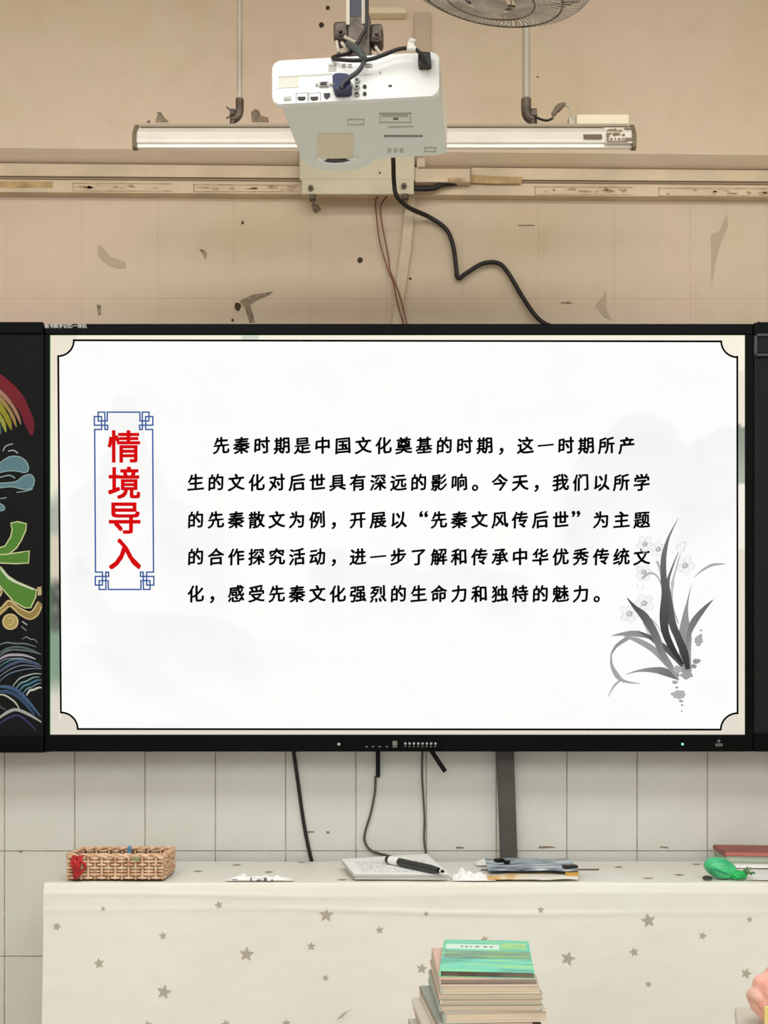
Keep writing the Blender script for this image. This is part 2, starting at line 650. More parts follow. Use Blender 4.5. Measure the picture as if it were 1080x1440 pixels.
xa, xb = L(192, 190).x, L(889, 190).x
zt, zb = L(0, 172).z, L(0, 209).z
y0 = CY + LD
prof = [(0.0, zb + .003), (0.0, zb + .010), (-.004, zb + .013), (-.006, zb + .020), (.0, zb + .040), (.012, zt - .010), (.018, zt - .004), (.024, zt), (.070, zt + .002), (.078, zt - .006), (.074, zb + .045), (.012, zb + .004)]
bm = B()
A = [bm.verts.new((xa, y0 + y, z)) for y, z in prof]
C = [bm.verts.new((xb, y0 + y, z)) for y, z in prof]
bm.faces.new(A)
bm.faces.new(list(reversed(C)))
for i in range(len(prof)):
    j = (i + 1) % len(prof)
    bm.faces.new((A[i], C[i], C[j], A[j]))
obj('housing', bm, M_ALU, lt)
for pa, pb in ((187, 192.5), (888.5, 894)):
    bm = B()
    prism(bm, [(-.010, zb - .001), (.004, zb - .003), (.080, zb + .042), (.082, zt + .003), (.018, zt + .004), (-.010, zb + .030)], L(pa, 0).x, L(pb, 0).x)
    for v in bm.verts:
        v.co = Vector((v.co.y, y0 + v.co.x, v.co.z))
    obj('end_cap', bm, M_CAP, lt)
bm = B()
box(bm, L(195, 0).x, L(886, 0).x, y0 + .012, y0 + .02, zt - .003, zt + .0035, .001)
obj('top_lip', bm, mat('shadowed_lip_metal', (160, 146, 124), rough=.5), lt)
# driver box on top
bm = B()
box(bm, L(813, 0).x, L(888, 0).x, y0 + .022, y0 + .07, zt + .002, P(0, 160, LD + .022).z, .004)
obj('driver_box', bm, mat('cream_driver_box', (228, 214, 188), rough=.5), lt)
bm = B()
box(bm, L(803, 0).x, L(813, 0).x, y0 + .03, y0 + .055, zt + .002, P(0, 163, LD + .03).z, .002)
obj('cable_gland', bm, M_STEEL, lt)


def lampface(px, py, off=.0012):
    """point on the sloping face of the lamp"""
    z = L(px, py).z
    f = (z - (zb + .020)) / ((zt - .010) - (zb + .020))
    y = y0 + (-.006 + .018 * f if f > .0 else -.006)
    return Vector((L(px, py).x, y - off, z))


def facequad(bm, x0_, y0_, x1_, y1_, off):
    q = [lampface(x0_, y0_, off), lampface(x1_, y0_, off), lampface(x1_, y1_, off), lampface(x0_, y1_, off)]
    bm.faces.new([bm.verts.new(v) for v in q])


bm = B()
facequad(bm, 850, 176, 889, 204, .0035)
lab = obj('label', bm, mat('pale_lamp_sticker', (214, 202, 184), rough=.6), lt)
bm = B()
for q in blob_poly(862, 186, 1, 1), :
    for k, (cx, cy, rx, ry) in enumerate(((856, 186, 4, 5), (863, 182, 6, 3.5), (866, 189, 5, 3.5), (872, 184, 4, 3), (884, 179, 5, 2.2), (854, 192, 2.5, 2), (876, 191, 2, 2))):
        f = [bm.verts.new(lampface(x, y, .0045 + k * 1e-4)) for x, y in blob_poly(cx, cy, rx, ry, 12, .3, k)]
        bm.faces.new(f)
for k, (a, b) in enumerate(((852, 855), (857, 860), (863, 865), (868, 871), (873, 875.5), (877, 888))):
    facequad(bm, a, 196.5, b, 200, .0045)
facequad(bm, 852, 201.6, 882, 203, .0045)
obj('label_print', bm, mat('brown_sticker_print', (134, 116, 92), rough=.7), lab)
bm = B()
facequad(bm, 820, 189.5, 846, 198, .0035)
for k in range(8):
    facequad(bm, 821 + k * 3.2, 186.5, 823 + k * 3.2, 188, .0035)
obj('rating_plate', bm, mat('dark_rating_plate', (116, 98, 76), rough=.7), lt)
# hanging pipes with elbows
for px, r_ in ((337, .0068), (740, .0095)):
    bm = B()
    top = Vector((P(px, 0, LD + .045).x, y0 + .045, 3.38))
    bot = P(px, 142, LD + .045)
    cyl(bm, bot, top, r_, 16)
    cyl(bm, top - Vector((0, 0, .012)), top, .03, 20)
    obj('hanging_pipe', bm, M_STEEL, lt, smooth=False)
    bm = B()
    s = -1 if px < 500 else 1
    bx = P(px, 0, LD + .045).x
    z0_ = P(px, 142, LD + .045).z
    tube(bm, [(bx, y0 + .045, z0_ + .004), (bx, y0 + .045, z0_ - .022), (bx + s * .003, y0 + .045, z0_ - .034), (bx + s * .011, y0 + .045, z0_ - .042), (bx + s * .020, y0 + .045, z0_ - .042)], r_ + .003, 12)
    cyl(bm, (bx + s * .017, y0 + .045, z0_ - .022), (bx + s * .017, y0 + .045, zt), r_, 12)
    cyl(bm, (bx + s * .017, y0 + .030, z0_ - .035), (bx + s * .017, y0 + .060, z0_ - .035), r_ * .8, 8)
    if s < 0:
        tube(bm, [(bx - .018, y0 + .035, z0_ - .03), (bx - .03, y0 + .03, z0_ - .022)], .002, 6)
        tube(bm, [(bx - .018, y0 + .035, z0_ - .04), (bx - .03, y0 + .03, z0_ - .05)], .002, 6)
    obj('pipe_elbow', bm, M_STEEL_D, lt)
bm = B()
tube(bm, [L(744, 146, .04), L(752, 151, .035), L(762, 158, .03), L(772, 160, .03), L(780, 157, .03)], .0028, 8)
obj('supply_wire', bm, M_CABLE, lt, smooth=True)
bm = B()
tube(bm, [L(779, 158, .03), L(783, 148, .03), L(792, 139, .03), L(799, 137, .03)], .006, 8, radii=[.003, .0065, .0085, .006, .003])
obj('taped_splice', bm, mat('brown_tape_splice', (120, 104, 84), rough=.6), lt, smooth=True)
bm = B()
tube(bm, [L(798, 138, .03), L(804, 142, .03), L(808, 155, .03), L(812, 165, .035), L(816, 169, .04), L(808, 170, .04)], .0026, 8)
obj('thin_wire', bm, M_STEEL, lt, smooth=True)

# ---------------------------------------------------------------- ceiling fan with wire cage
FD = 1.98
fc = P(697, -50, FD)
ft = thing('cage_fan', 'grey wire-caged ceiling fan cut by the top edge', 'fan', fc)
Rf = 144 * FD / F
# tilt: ring seen as a flattened ellipse lowered to the right
cam_dir = (fc - cam.location).normalized()
elev = math.asin(cam_dir.z)
tilt = elev - math.asin(0.37)
MT = Matrix.Translation(fc) @ Matrix.Rotation(math.radians(10), 4, Vector((0, 1, 0))) @ Matrix.Rotation(tilt, 4, 'X')
M_WIRE = mat('dusty_grey_fan_wire', (188, 178, 164), rough=0.55, metal=0.3, var=0.15, scale=30)
M_WIRE_D = mat('dusty_dark_fan_rim', (120, 108, 94), rough=0.7, var=0.3, scale=30)


def ring(bm, R, z, r, n=72):
    pts = [MT @ Vector((R * math.cos(2 * math.pi * k / n), R * math.sin(2 * math.pi * k / n), z)) for k in range(n + 1)]
    tube(bm, pts, r, 6, 0)


bm = B()
ring(bm, Rf, 0.0, .0028)
ring(bm, Rf, .006, .0022)
obj('rim', bm, M_WIRE_D, ft, smooth=True)
for sgn, nm in ((-1, 'front_grille'), (1, 'rear_grille')):
    bm = B()
    N = 84
    for k in range(N):
        a0 = 2 * math.pi * k / N
        pts = []
        for q, (rr, zz) in enumerate(((1.0, 0.0), (.985, .10), (.90, .20), (.72, .27), (.48, .31), (.26, .33))):
            a = a0 + sgn * (1 - rr) * 0.75
            pts.append(MT @ Vector((Rf * rr * math.cos(a), Rf * rr * math.sin(a), sgn * zz * Rf)))
        tube(bm, pts, .00135, 4, 2)
    g = obj(nm, bm, M_WIRE, ft)
    g['kind'] = 'stuff'
    bm = B()
    ring(bm, Rf * .72, sgn * .275 * Rf, .0016)
    ring(bm, Rf * .45, sgn * .315 * Rf, .0016)
    obj('grille_ring', bm, M_WIRE_D, g)
bm = B()
lathe(bm, [(0, -.072), (.016, -.072), (.03, -.068), (.034, -.062), (.03, -.058), (0, -.056)], 32, MT)
obj('hub_cap', bm, M_WIRE, ft, smooth=True)
bm = B()
lathe(bm, [(0, .03), (.034, .03), (.044, .045), (.044, .12), (.03, .145), (0, .15)], 32, MT)
obj('motor', bm, mat('cream_motor_shell', (206, 198, 180), rough=.4), ft, smooth=True)
for k in range(3):
    bm = B()
    a0 = k * 2 * math.pi / 3
    g1, g2 = [], []
    for i in range(8):
        u = i / 7
        r0 = .03 + u * (Rf * .84 - .03)
        wd = .55 * math.sin(math.pi * (.18 + .62 * u)) * (1.0 if u < .9 else .8)
        for s, lst in ((-1, g1), (1, g2)):
            a = a0 + s * wd * .6 / (1 + u)
            lst.append(bm.verts.new(MT @ Vector((r0 * math.cos(a), r0 * math.sin(a), s * .012))))
    for i in range(7):
        bm.faces.new((g1[i], g1[i + 1], g2[i + 1], g2[i]))
    bl = obj('blade', bm, mat('grey_fan_blade', (170, 168, 160), rough=.5), ft, smooth=True)
    bl.modifiers.new('thickness', 'SOLIDIFY').thickness = .0015
bm = B()
top = MT @ Vector((0, 0, .14))
cyl(bm, top, (top.x, top.y, 3.38), .011, 16)
cyl(bm, (top.x, top.y, 3.33), (top.x, top.y, 3.38), .045, 24, .055)
obj('down_rod', bm, M_STEEL, ft)

# ---------------------------------------------------------------- projector
YAW = math.radians(-5.5)
D0 = 2.20
po = P(500, 142, D0)                      # middle of the lower edge of the rear panel
pt = thing('projector', 'white projector hanging upside down from a ceiling pole', 'projector', po, rz=YAW)
cy_, sy_ = math.cos(YAW), math.sin(YAW)


def PL(px, py, y=-.009):
    """photo pixel -> projector-local point on the rear panel plane (local y)"""
    # ray from camera, intersect plane local y
    o = cam.location
    dr = Vector(((px - 540) / F, 1.0, -(py - HOR) / F))
    n = Vector((-sy_, cy_, 0))
    tt = ((po + n * y) - o).dot(n) / dr.dot(n)
    w = o + dr * tt - po
    return Vector((w.x * cy_ + w.y * sy_, -w.x * sy_ + w.y * cy_, w.z))


def UL(px, py, z=-.0006):
    """photo pixel -> projector-local point on the underside plane"""
    o = cam.location
    dr = Vector(((px - 540) / F, 1.0, -(py - HOR) / F))
    tt = (po.z + z - o.z) / dr.z
    w = o + dr * tt - po
    return Vector((w.x * cy_ + w.y * sy_, -w.x * sy_ + w.y * cy_, w.z))


def poutline(scale=1.0):
    pts = [(-.150, 0.0), (.166, 0.0), (.172, .225), (.150, .232), (.030, .232)]
    for k in range(0, 9):
        t_ = math.pi * k / 8
        pts.append((-.066 + .072 * math.cos(t_) * (1.0), .236 + .048 * math.sin(t_) ** .8))
    pts += [(-.146, .232)]
    return pts


bm = B()
prism_z(bm, poutline(), 0.0, .080, bev=.004)
shell = obj('shell', bm, M_PROJ, pt, local=True)
bm = B()
n = 6
rr = []
for cx, cz, a0 in ((.151, .069, 0), (-.151, .069, 90), (-.151, .012, 180), (.151, .012, 270)):
    for k in range(n + 1):
        a = math.radians(a0 + 90 * k / n)
        rr.append((cx + .0145 * math.cos(a), cz + .0145 * math.sin(a)))
prism(bm, rr, -.008, .004)
bmesh.ops.bevel(bm, geom=[e for e in bm.edges if all(abs(v.co.y + .008) < 1e-5 for v in e.verts)], offset=.002, segments=2, affect='EDGES')
rear = obj('rear_panel', bm, M_PROJ_W, pt, local=True)


def prect(bm, x0_, y0_, x1_, y1_, th=.001, y=-.008):
    a = PL(x0_, y1_, y)
    b = PL(x1_, y0_, y)
    box(bm, a.x, b.x, y - th, y + .001, a.z, b.z)


def pcyl(bm, px, py, r, th, y=-.008, seg=16):
    c = PL(px, py, y)
    cyl(bm, c + Vector((0, -th, 0)), c + Vector((0, .001, 0)), r, seg)


def pp(name, m, fn, parent=rear, smooth=False):
    bm = B()
    fn(bm)
    return obj(name, bm, m, parent, local=True, smooth=smooth)


pp('rating_label', mat('grey_rating_label', (206, 204, 190), rough=.6), lambda b: prect(b, 391, 109, 420, 124.5))
pp('usb_port', M_GREYP, lambda b: prect(b, 399, 136, 409.5, 141.5, .002))


def f(b):
    for a in (424, 442):
        prect(b, a - 8, 130.5, a + 9, 131.5)
        prect(b, a - 8, 130.5, a - 7.3, 143)
        prect(b, a + 8.3, 130, a + 9, 142)


pp('port_outline', M_PRINT, f)
for a in (424, 442):
    def f(b, a=a):
        p1 = [PL(a - 5.5, 136.5), PL(a + 5.5, 136.2), PL(a + 5.5, 138.6), PL(a + 3.5, 140.6), PL(a - 3.5, 140.8), PL(a - 5.5, 138.8)]
        prism(b, [(v.x, v.z) for v in p1], -.0105, -.007)
    pp('hdmi_port', M_DGREY, f)


def f(b):
    p1 = [PL(455.5, 131.5), PL(464, 131), PL(464, 135), PL(460, 139), PL(458, 139), PL(455.5, 135.5)]
    prism(b, [(v.x, v.z) for v in p1], -.0105, -.007)
    pass


pp('network_port', M_DGREY, f)


def f(b):
    prect(b, 449, 115.5, 462, 123, .004)
    pcyl(b, 445.5, 119.6, .0028, .004)
    pcyl(b, 465.5, 119.2, .0028, .004)


pp('serial_port', M_GREYP, f)
pp('serial_port_core', M_DGREY, lambda b: prect(b, 451, 117, 460, 121.7, .005))
for yy_ in (113.5, 123, 133):
    h = pp('round_jack', M_GREYP, lambda b: pcyl(b, 502, yy_, .0055, .004))
    pp('jack_hole', M_DGREY, lambda b: pcyl(b, 502, yy_, .0028, .0045), h)
for yy_ in (122.3, 132.3):
    pp('audio_jack', M_DGREY, lambda b: pcyl(b, 513, yy_, .0038, .002))
pp('lock_slot', M_DGREY, lambda b: prect(b, 546.5, 119.6, 551, 122.4, .0012))


def f(b):
    prect(b, 391, 105.6, 468, 107.0, .0005)
    prect(b, 505, 104.4, 527, 106.2, .0005)
    prect(b, 533, 100.5, 536.5, 104.5, .0008)
    prect(b, 389, 121.8 + 3, 390, 126, .0005)


pp('panel_groove', mat('soft_grey_groove', (190, 188, 178), rough=.7), f)


def f(b):
    prect(b, 461.5, 89.5, 473, 101, .0006)


pp('ir_window', mat('grey_ir_window', (176, 172, 162), rough=.4), f)


def f(b):
    prect(b, 463, 90.5, 472, 93, .0014)
    for a in (481, 489.5, 514, 518):
        prect(b, a, 89.8, a + 5.5, 91.5, .0014)
        prect(b, a, 93.2, a + 5.5, 94.8, .0014)


pp('vent_slots', M_GREYP, f)['kind'] = 'stuff'

# underside details: screw pads, label, model line, lens window


def upoly(b, pts, th=.0008):
    v = [UL(x, y) for x, y in pts]
    prism_z(b, [(a.x, a.y) for a in v], -.0004 - th, .001)


def uring(b, x0_, y0_, x1_, y1_, w=1.0):
    upoly(b, [(x0_, y0_), (x1_, y0_), (x1_, y0_ + w), (x0_, y0_ + w)])
    upoly(b, [(x0_, y1_ - w), (x1_, y1_ - w), (x1_, y1_), (x0_, y1_)])
    upoly(b, [(x0_, y0_), (x0_ + w, y0_), (x0_ + w, y1_), (x0_, y1_)])
    upoly(b, [(x1_ - w, y0_), (x1_, y0_), (x1_, y1_), (x1_ - w, y1_)])


def f(b):
    uring(b, 534, 159, 578, 173)
    uring(b, 489, 168, 512, 176, .7)
    upoly(b, [(537, 161), (574, 161), (574, 164.5), (537, 164.5)])
    upoly(b, [(546, 178.5), (582, 177.5), (582, 178.6), (546, 179.6)])
    uring(b, 597, 207.5, 613, 214)
    for a in (545, 554, 562):
        upoly(b, [(a, 209), (a + 5, 209), (a + 5, 214.5), (a, 214.5)])


pp('underside_label', M_PRINT_L, f, shell)['kind'] = 'stuff'


def f(b):
    r_ = random.Random(2)
    x = 540
    while x < 594:
        w = r_.uniform(2, 3.6)
        upoly(b, [(x, 190.5), (x + w, 190.3), (x + w, 192.5), (x, 192.7)])
        x += w + .8
    upoly(b, [(553, 166), (560, 166), (560, 168.5), (553, 168.5)])


pp('model_lettering', M_PRINT, f, shell)['kind'] = 'stuff'


def f(b):
    upoly(b, [(447, 188), (497, 188), (497, 219), (486, 222), (470, 223), (452, 222), (446, 219)], .0012)


pp('lens_shade', mat('cream_lens_shade', (226, 214, 184), rough=.5), f, shell)


def f(b):
    upoly(b, [(447, 219.5), (458, 223.5), (472, 224.6), (488, 223.5), (497, 220), (505, 222), (492, 229), (472, 231), (455, 229), (442, 224)], .002)


lr = pp('lens_lip', M_PROJ_W, f, shell)


def f(b):
    upoly(b, [(455, 224.6), (463, 223), (472, 222.6), (482, 223), (493, 224), (483, 226.8), (470, 227.6), (460, 226.8)], .0026)


pp('lens', M_DGREY, f, lr)
# mount
M_MNT = mat('grimy_mount_metal', (98, 84, 74), rough=0.45, metal=0.4, var=0.35, scale=50)
bm = B()
box(bm, -.036, .034, .045, .10, .083, .089)
for sx, sy in ((-.10, .02), (.09, .02), (-.09, .17), (.10, .17)):
    tube(bm, [(0, .075, .112), (sx * .5, sy * .6 + .03, .106), (sx, sy, .084)], .006, 6)
    cyl(bm, (sx, sy, .079), (sx, sy, .092), .010, 12)
obj('mount_arms', bm, M_MNT, pt, local=True)
bm = B()
a = PL(489, 66, .07)
b_ = PL(521, 24, .07)
box(bm, a.x, b_.x, .06, .10, .086, b_.z, .004)
obj('mount_head', bm, M_MNT, pt, local=True)
for xx0, xx1, ya, yb in ((469, 489, 31, 58), (521, 538, 34, 62)):
    bm = B()
    a = PL(xx0, yb, .065)
    b_ = PL(xx1, ya, .065)
    box(bm, a.x, b_.x, .058, .095, a.z, b_.z, .006)
    c = PL((xx0 + xx1) / 2, (ya + yb) / 2, .055)
    cyl(bm, c, c + Vector((0, .02, 0)), .009, 6)
    cyl(bm, c - Vector((0, .008, 0)), c + Vector((0, .02, 0)), .004, 8)
    obj('tilt_clamp', bm, M_MNT, pt, local=True)
bm = B()
for (x1_, y1_, x2_, y2_) in ((473, 58, 476, 74), (480, 60, 490, 72), (528, 66, 536, 78), (484, 52, 500, 60)):
    bm = B()
    cyl(bm, PL(x1_, y1_, .05), PL(x2_, y2_, .05), .0035, 8)
    obj('adjusting_screw', bm, M_STEEL, pt, local=True)
bm = B()
a = PL(487, 32, .06)
b_ = PL(513.5, 32, .06)
zt_ = 3.38 - po.z
box(bm, a.x + .006, b_.x - .006, .062, .098, a.z - .01, zt_ - .01)
obj('pole', bm, mat('navy_black_pole', (30, 30, 44), rough=.4), pt, local=True)
bm = B()
box(bm, a.x, a.x + .007, .058, .102, a.z - .005, zt_ - .01)
box(bm, b_.x - .007, b_.x, .058, .102, a.z - .005, zt_ - .01)
box(bm, a.x - .05, b_.x + .05, .03, .13, zt_ - .008, zt_)
obj('pole_rail', bm, M_STEEL, pt, local=True)

# plugs and cables at the projector
plug = thing('power_cable', 'black power cable looping across the top of the projector', 'cable', po + Vector((.14, -.02, .09)))


def PW_(px, py, y=-.03):
    v = PL(px, py, y)
    return po + Vector((v.x * cy_ - v.y * sy_, v.x * sy_ + v.y * cy_, v.z))


bm = B()
pts = [PL(589, 84, -.008), PL(590, 80, -.008), PL(606, 82, -.008), PL(607, 96, -.008), PL(604, 98.5, -.008), PL(590, 98.5, -.008), PL(588.5, 96, -.008)]
prism(bm, [(v.x, v.z) for v in pts], -.028, -.0085)
me = bpy.data.meshes.new('plug')
bmesh.ops.recalc_face_normals(bm, faces=bm.faces)
bm.to_mesh(me)
bm.free()
me.transform(Matrix.Translation(po) @ Matrix.Rotation(YAW, 4, 'Z'))
link('plug', me, M_DGREY, plug)
bm = B()
cpts = [PW_(598, 90, -.03), PW_(593, 78, -.035), PW_(585, 70, -.035), PW_(575, 67.5, -.035), PW_(558, 70, -.03), PW_(540, 77, -.028), PW_(522, 83, -.028), PW_(500, 85, -.028), PW_(480, 84, -.022), PW_(468, 82, -.012), PW_(474, 78.5, .0), PW_(490, 75, .02), PW_(500, 66, .04), PW_(508, 52, .045), PW_(514, 40, .048), PW_(516, 22, .05), PW_(516, -30, .05), PW_(516, -180, .05)]
tube(bm, cpts, .0037, 8)
obj('wire', bm, M_CABLE, plug, smooth=True)
bm = B()
tube(bm, [PW_(572.5, 68, -.035), PW_(585, 69, -.035)], .0052, 10)
a = PW_(573, 62, -.034)
q = [PW_(575, 66, -.034), PW_(573, 60, -.036), PW_(577, 53, -.038), PW_(586, 56, -.036), PW_(582, 60, -.034), PW_(583, 66, -.034)]
fv = [bm.verts.new(v) for v in q]
bm.faces.new(fv)
obj('white_tag', bm, M_WTAG, plug)
vg = thing('vga_cable', 'dark cable with blue VGA plug in the projector', 'cable', po + Vector((-.02, -.03, .03)))
bm = B()
pts = [PL(471, 121, 0), PL(474, 118, 0), PL(480, 117, 0), PL(492, 118, 0), PL(495.5, 124, 0), PL(495.5, 137, 0), PL(492, 139.5, 0), PL(474, 140, 0), PL(471.5, 137, 0)]
prism(bm, [(v.x, v.z) for v in pts], -.036, -.0085)
me = bpy.data.meshes.new('vga_plug')
bmesh.ops.recalc_face_normals(bm, faces=bm.faces)
bm.to_mesh(me)
bm.free()
me.transform(Matrix.Translation(po) @ Matrix.Rotation(YAW, 4, 'Z'))
link('vga_plug', me, M_BLUE, vg)
for sx in (469.5, 494.5):
    bm = B()
    a_, b2 = PW_(sx, 119, -.036), PW_(sx, 119, -.009)
    cyl(bm, a_, b2, .0028, 8)
    obj('thumb_screw', bm, M_GREYP, vg)
bm = B()
tube(bm, [PW_(480, 124, -.038), PW_(483, 117, -.04), PW_(492, 109, -.04), PW_(502, 102, -.038), PW_(509, 93, -.034), PW_(512, 84, -.022), PW_(510, 77, -.012)], .0045, 10)
obj('wire', bm, mat('dark_grey_cable', (62, 62, 66), rough=.5), vg, smooth=True)
bm = B()
tube(bm, [PW_(512, 82, -.018), PW_(506, 74, .0), PW_(498, 67, .025), PW_(488, 62, .045)], .0075, 10, radii=[.006, .0078, .0078, .007, .005])
obj('ferrite_sleeve', bm, mat('slate_sleeve', (70, 76, 74), rough=.5), vg, smooth=True)

# ---------------------------------------------------------------- loose cables on the wall


def cable(name, label, pts, r, m, cat='cable', base=None):
    bm = B()
    tube(bm, pts, r, 8)
    return tag(obj(name, bm, m, smooth=True, loc=base or pts[-1]), label, cat)


cable('video_cable', 'black cable curling down the wall from bracket to screen', [P(551, 205, 2.88), P(553, 225, 2.95), P(554, 255, 3.02), P(558, 276, 3.04), P(575, 292, 3.09), P(603, 305, 3.14), P(627, 322, 3.145), P(637, 345, 3.145), P(641, 372, 3.145), P(644, 391, 3.145), P(656, 384, 3.145), P(678, 371, 3.145), P(700, 370, 3.145), P(714, 383, 3.145), P(735, 418, 3.145), P(753, 444, 3.14), P(768, 456, 3.13), P(785, 461, 3.11)], .0062, M_CABLE)
cable('bell_wire', 'thin red-brown wire from bracket to screen, the left of two', [P(541, 270, 3.145), P(531, 277, 3.145), P(528, 286, 3.148), P(530, 310, 3.148), P(534, 340, 3.15), P(545, 378, 3.15), P(553, 398, 3.141), P(560, 430, 3.139), P(570, 462, 3.139)], .0019, M_CABLE_R)
cable('bell_wire', 'thin red-brown wire from bracket to screen, the right of two', [P(553, 270, 3.145), P(540, 281, 3.145), P(535, 296, 3.148), P(539, 325, 3.148), P(546, 360, 3.15), P(548, 378, 3.15), P(553, 392, 3.142), P(562, 415, 3.139), P(574, 462, 3.139)], .0019, M_CABLE_R)
cable('black_cable_bundle', 'black cables beneath the joint cover right of bracket', [P(580, 265, 3.11), P(596, 265.5, 3.11), P(612, 264, 3.112), P(622, 259, 3.115), P(640, 257, 3.12), P(650, 253, 3.13)], .0075, M_CABLE)
d = 3.152
cable('black_cable', 'black cable slanting from screen to table, leftmost below screen', [P(411, 1040, d), P(413, 1058, d), P(419, 1100, d), P(426, 1150, d), P(433, 1188, d), P(441, 1222, d)], .0052, M_CABLE)
cable('grey_cable', 'grey cable curving below screen behind the open notebook', [P(528, 1092, d), P(527, 1115, d), P(521, 1145, d), P(513, 1172, d), P(514, 1186, d), P(524, 1197, d), P(548, 1204, d), P(562, 1210, d - .02), P(580, 1222, d - .02)], .0034, M_CABLE_G)
bm = B()
pbox(bm, 528.5, 1040, 534.5, 1093, d - .01, .012, bev=.002)
tag(obj('black_cord_stub', bm, M_BLACK, loc=P(531, 1040, d)), 'flat black strap end hanging above the curving grey cable', 'strap')
cable('grey_cable', 'thin straight grey cable hanging down the tiles', [P(594.5, 1040, d), P(593.5, 1085, d), P(595, 1115, d), P(597, 1150, d), P(596.5, 1182, d), P(600, 1206, d), P(601, 1222, d)], .0030, M_CABLE_G)
bm = B()
a_, b2 = P(604, 1052, 3.10), P(626, 1085, 3.10)
tube(bm, [a_, b2], .0065, 10, 0)
tag(obj('antenna_rod', bm, M_BLACK, loc=a_), 'short black rod sticking out obliquely below the screen', 'rod')

# post below the screen
bm = B()
d = WD - .035
prism(bm, [pxz(699, 1045, d), pxz(722.5, 1045, d), pxz(729, 1240, d), pxz(706, 1240, d)], CY + d, CY + d + .034)
bmesh.ops.bevel(bm, geom=list(bm.edges), offset=.002, segments=2, affect='EDGES')
tag(obj('support_post', bm, mat('dark_grey_metal_post', (84, 82, 76), rough=.45, metal=.1, var=.08), loc=P(716, 1240, WD)), 'dark grey flat metal post from screen down behind table', 'post')

# ---------------------------------------------------------------- boards
SD = 3.04                              # plane of the picture


def S(px, py, off=0.0):
    return P(px, py, SD) + Vector((0, -off, 0))


disp = thing('interactive_screen', 'large black-framed classroom screen showing a slide', 'screen', P(560, 1057, SD) + Vector((0, .08, 0)))
BZ = 3.036


def bz(name, x0_, y0_, x1_, y1_, d=BZ, th=.085, m=M_BEZEL, parent=disp, bev=.003):
    bm = B()
    pbox(bm, x0_, y0_, x1_, y1_, d, th, bev=bev)
    return obj(name, bm, m, parent)


fr = bz('frame', 62.5, 455, 1059.5, 470.5)
fb = bz('frame', 62.5, 1033, 1059.5, 1057)
bz('frame', 62.5, 470.5, 69.5, 1033, bev=.001)
bz('frame', 1048, 470.5, 1059.5, 1033, bev=.001)
bz('back_cover', 70, 470, 1050, 1034, d=SD + .006, th=.075, m=M_BLACK)
bz('green_edge_glow', 69.3, 470.3, 70.8, 1033, d=SD - .001, th=.004, m=emit_mat('green_screen_edge', (58, 128, 66)), bev=0)
bz('green_edge_glow', 71, 469.6, 1048, 471.4, d=SD - .001, th=.004, m=emit_mat('green_screen_edge_dark', (40, 110, 50)), bev=0)


def flat(name, faces_cols, parent, m, offs=None):
    """faces_cols = list of (list of (px,py), list of rgb or single rgb, offset)"""
    verts, faces, cols = [], [], []
    for pts, c, off in faces_cols:
        i0 = len(verts)
        for k, p in enumerate(pts):
            verts.append(S(p[0], p[1], off))
            cols.append(lin(c[k] if isinstance(c, list) else c))
        faces.append(list(range(i0, i0 + len(pts))))
    me = bpy.data.meshes.new(name)
    me.from_pydata(verts, [], faces)
    at = me.color_attributes.new('Col', 'FLOAT_COLOR', 'POINT')
    for i, c in enumerate(cols):
        at.data[i].color = c
    return link(name, me, m, parent)


EM = mat_attr('screen_light', True)


def grid(name, x0_, y0_, x1_, y1_, nx, ny, fn, parent, m, off, mesh_only=False):
    verts, faces, cols = [], [], []
    for j in range(ny + 1):
        for i in range(nx + 1):
            x = x0_ + (x1_ - x0_) * i / nx
            y = y0_ + (y1_ - y0_) * j / ny
            verts.append(S(x, y, off))
            cols.append(lin(fn(x, y)))
    for j in range(ny):
        for i in range(nx):
            a = j * (nx + 1) + i
            faces.append((a + nx + 1, a + nx + 2, a + 1, a))
    me = bpy.data.meshes.new(name)
    me.from_pydata(verts, [], faces)
    at = me.color_attributes.new('Col', 'FLOAT_COLOR', 'POINT')
    for i, c in enumerate(cols):
        at.data[i].color = c
    return link(name, me, m, parent)


def mixc(a, b, t):
    t = max(0, min(1, t))
    return tuple(a[i] + (b[i] - a[i]) * t for i in range(3))


def sm(a, b, x):
    t = max(0, min(1, (x - a) / (b - a)))
    return t * t * (3 - 2 * t)


def bgcol(x, y):
    c = (236, 230, 214)
    if x < 110:
        c = mixc((236, 226, 208), (240, 234, 214), sm(480, 640, y))
        if y > 690 - (x - 70) * 1.6 and y < 1000:
            c = mixc(c, (176, 180, 168), sm(690 - (x - 70) * 1.6, 720, y))
        if y > 742:
            c = mixc(c, (216, 206, 186), sm(742, 760, y))
        if y > 806:
            c = mixc(c, (62, 72, 68), sm(806, 830, y) * (.75 + .25 * noise.noise(Vector((x * .2, y * .08, 0)))))
        if y > 880:
            c = mixc(c, (136, 158, 136), sm(880, 895, y))
        if y > 945:
            c = mixc(c, (222, 214, 198), sm(945, 985, y))
    elif x > 1030:
        if y < 520:
            c = (252, 244, 226)
        else:
            c = (240, 230, 212)
        if 596 + (x - 1037) * .5 < y < 682:
            c = mixc((146, 152, 138), (176, 182, 166), sm(600, 680, y))
        elif y >= 682:
            c = (244, 240, 226)
        if y > 770:
            c = (232, 224, 206)
    if y < 482:
        c = (246, 242, 224) if x > 110 else c
        if 338 < x < 362:
            c = (212, 216, 200)
    if y > 1022:
        c = (226, 218, 204)
    return c


picture = grid('picture', 70.5, 471, 1048, 1033, 245, 141, bgcol, disp, EM, 0.0)


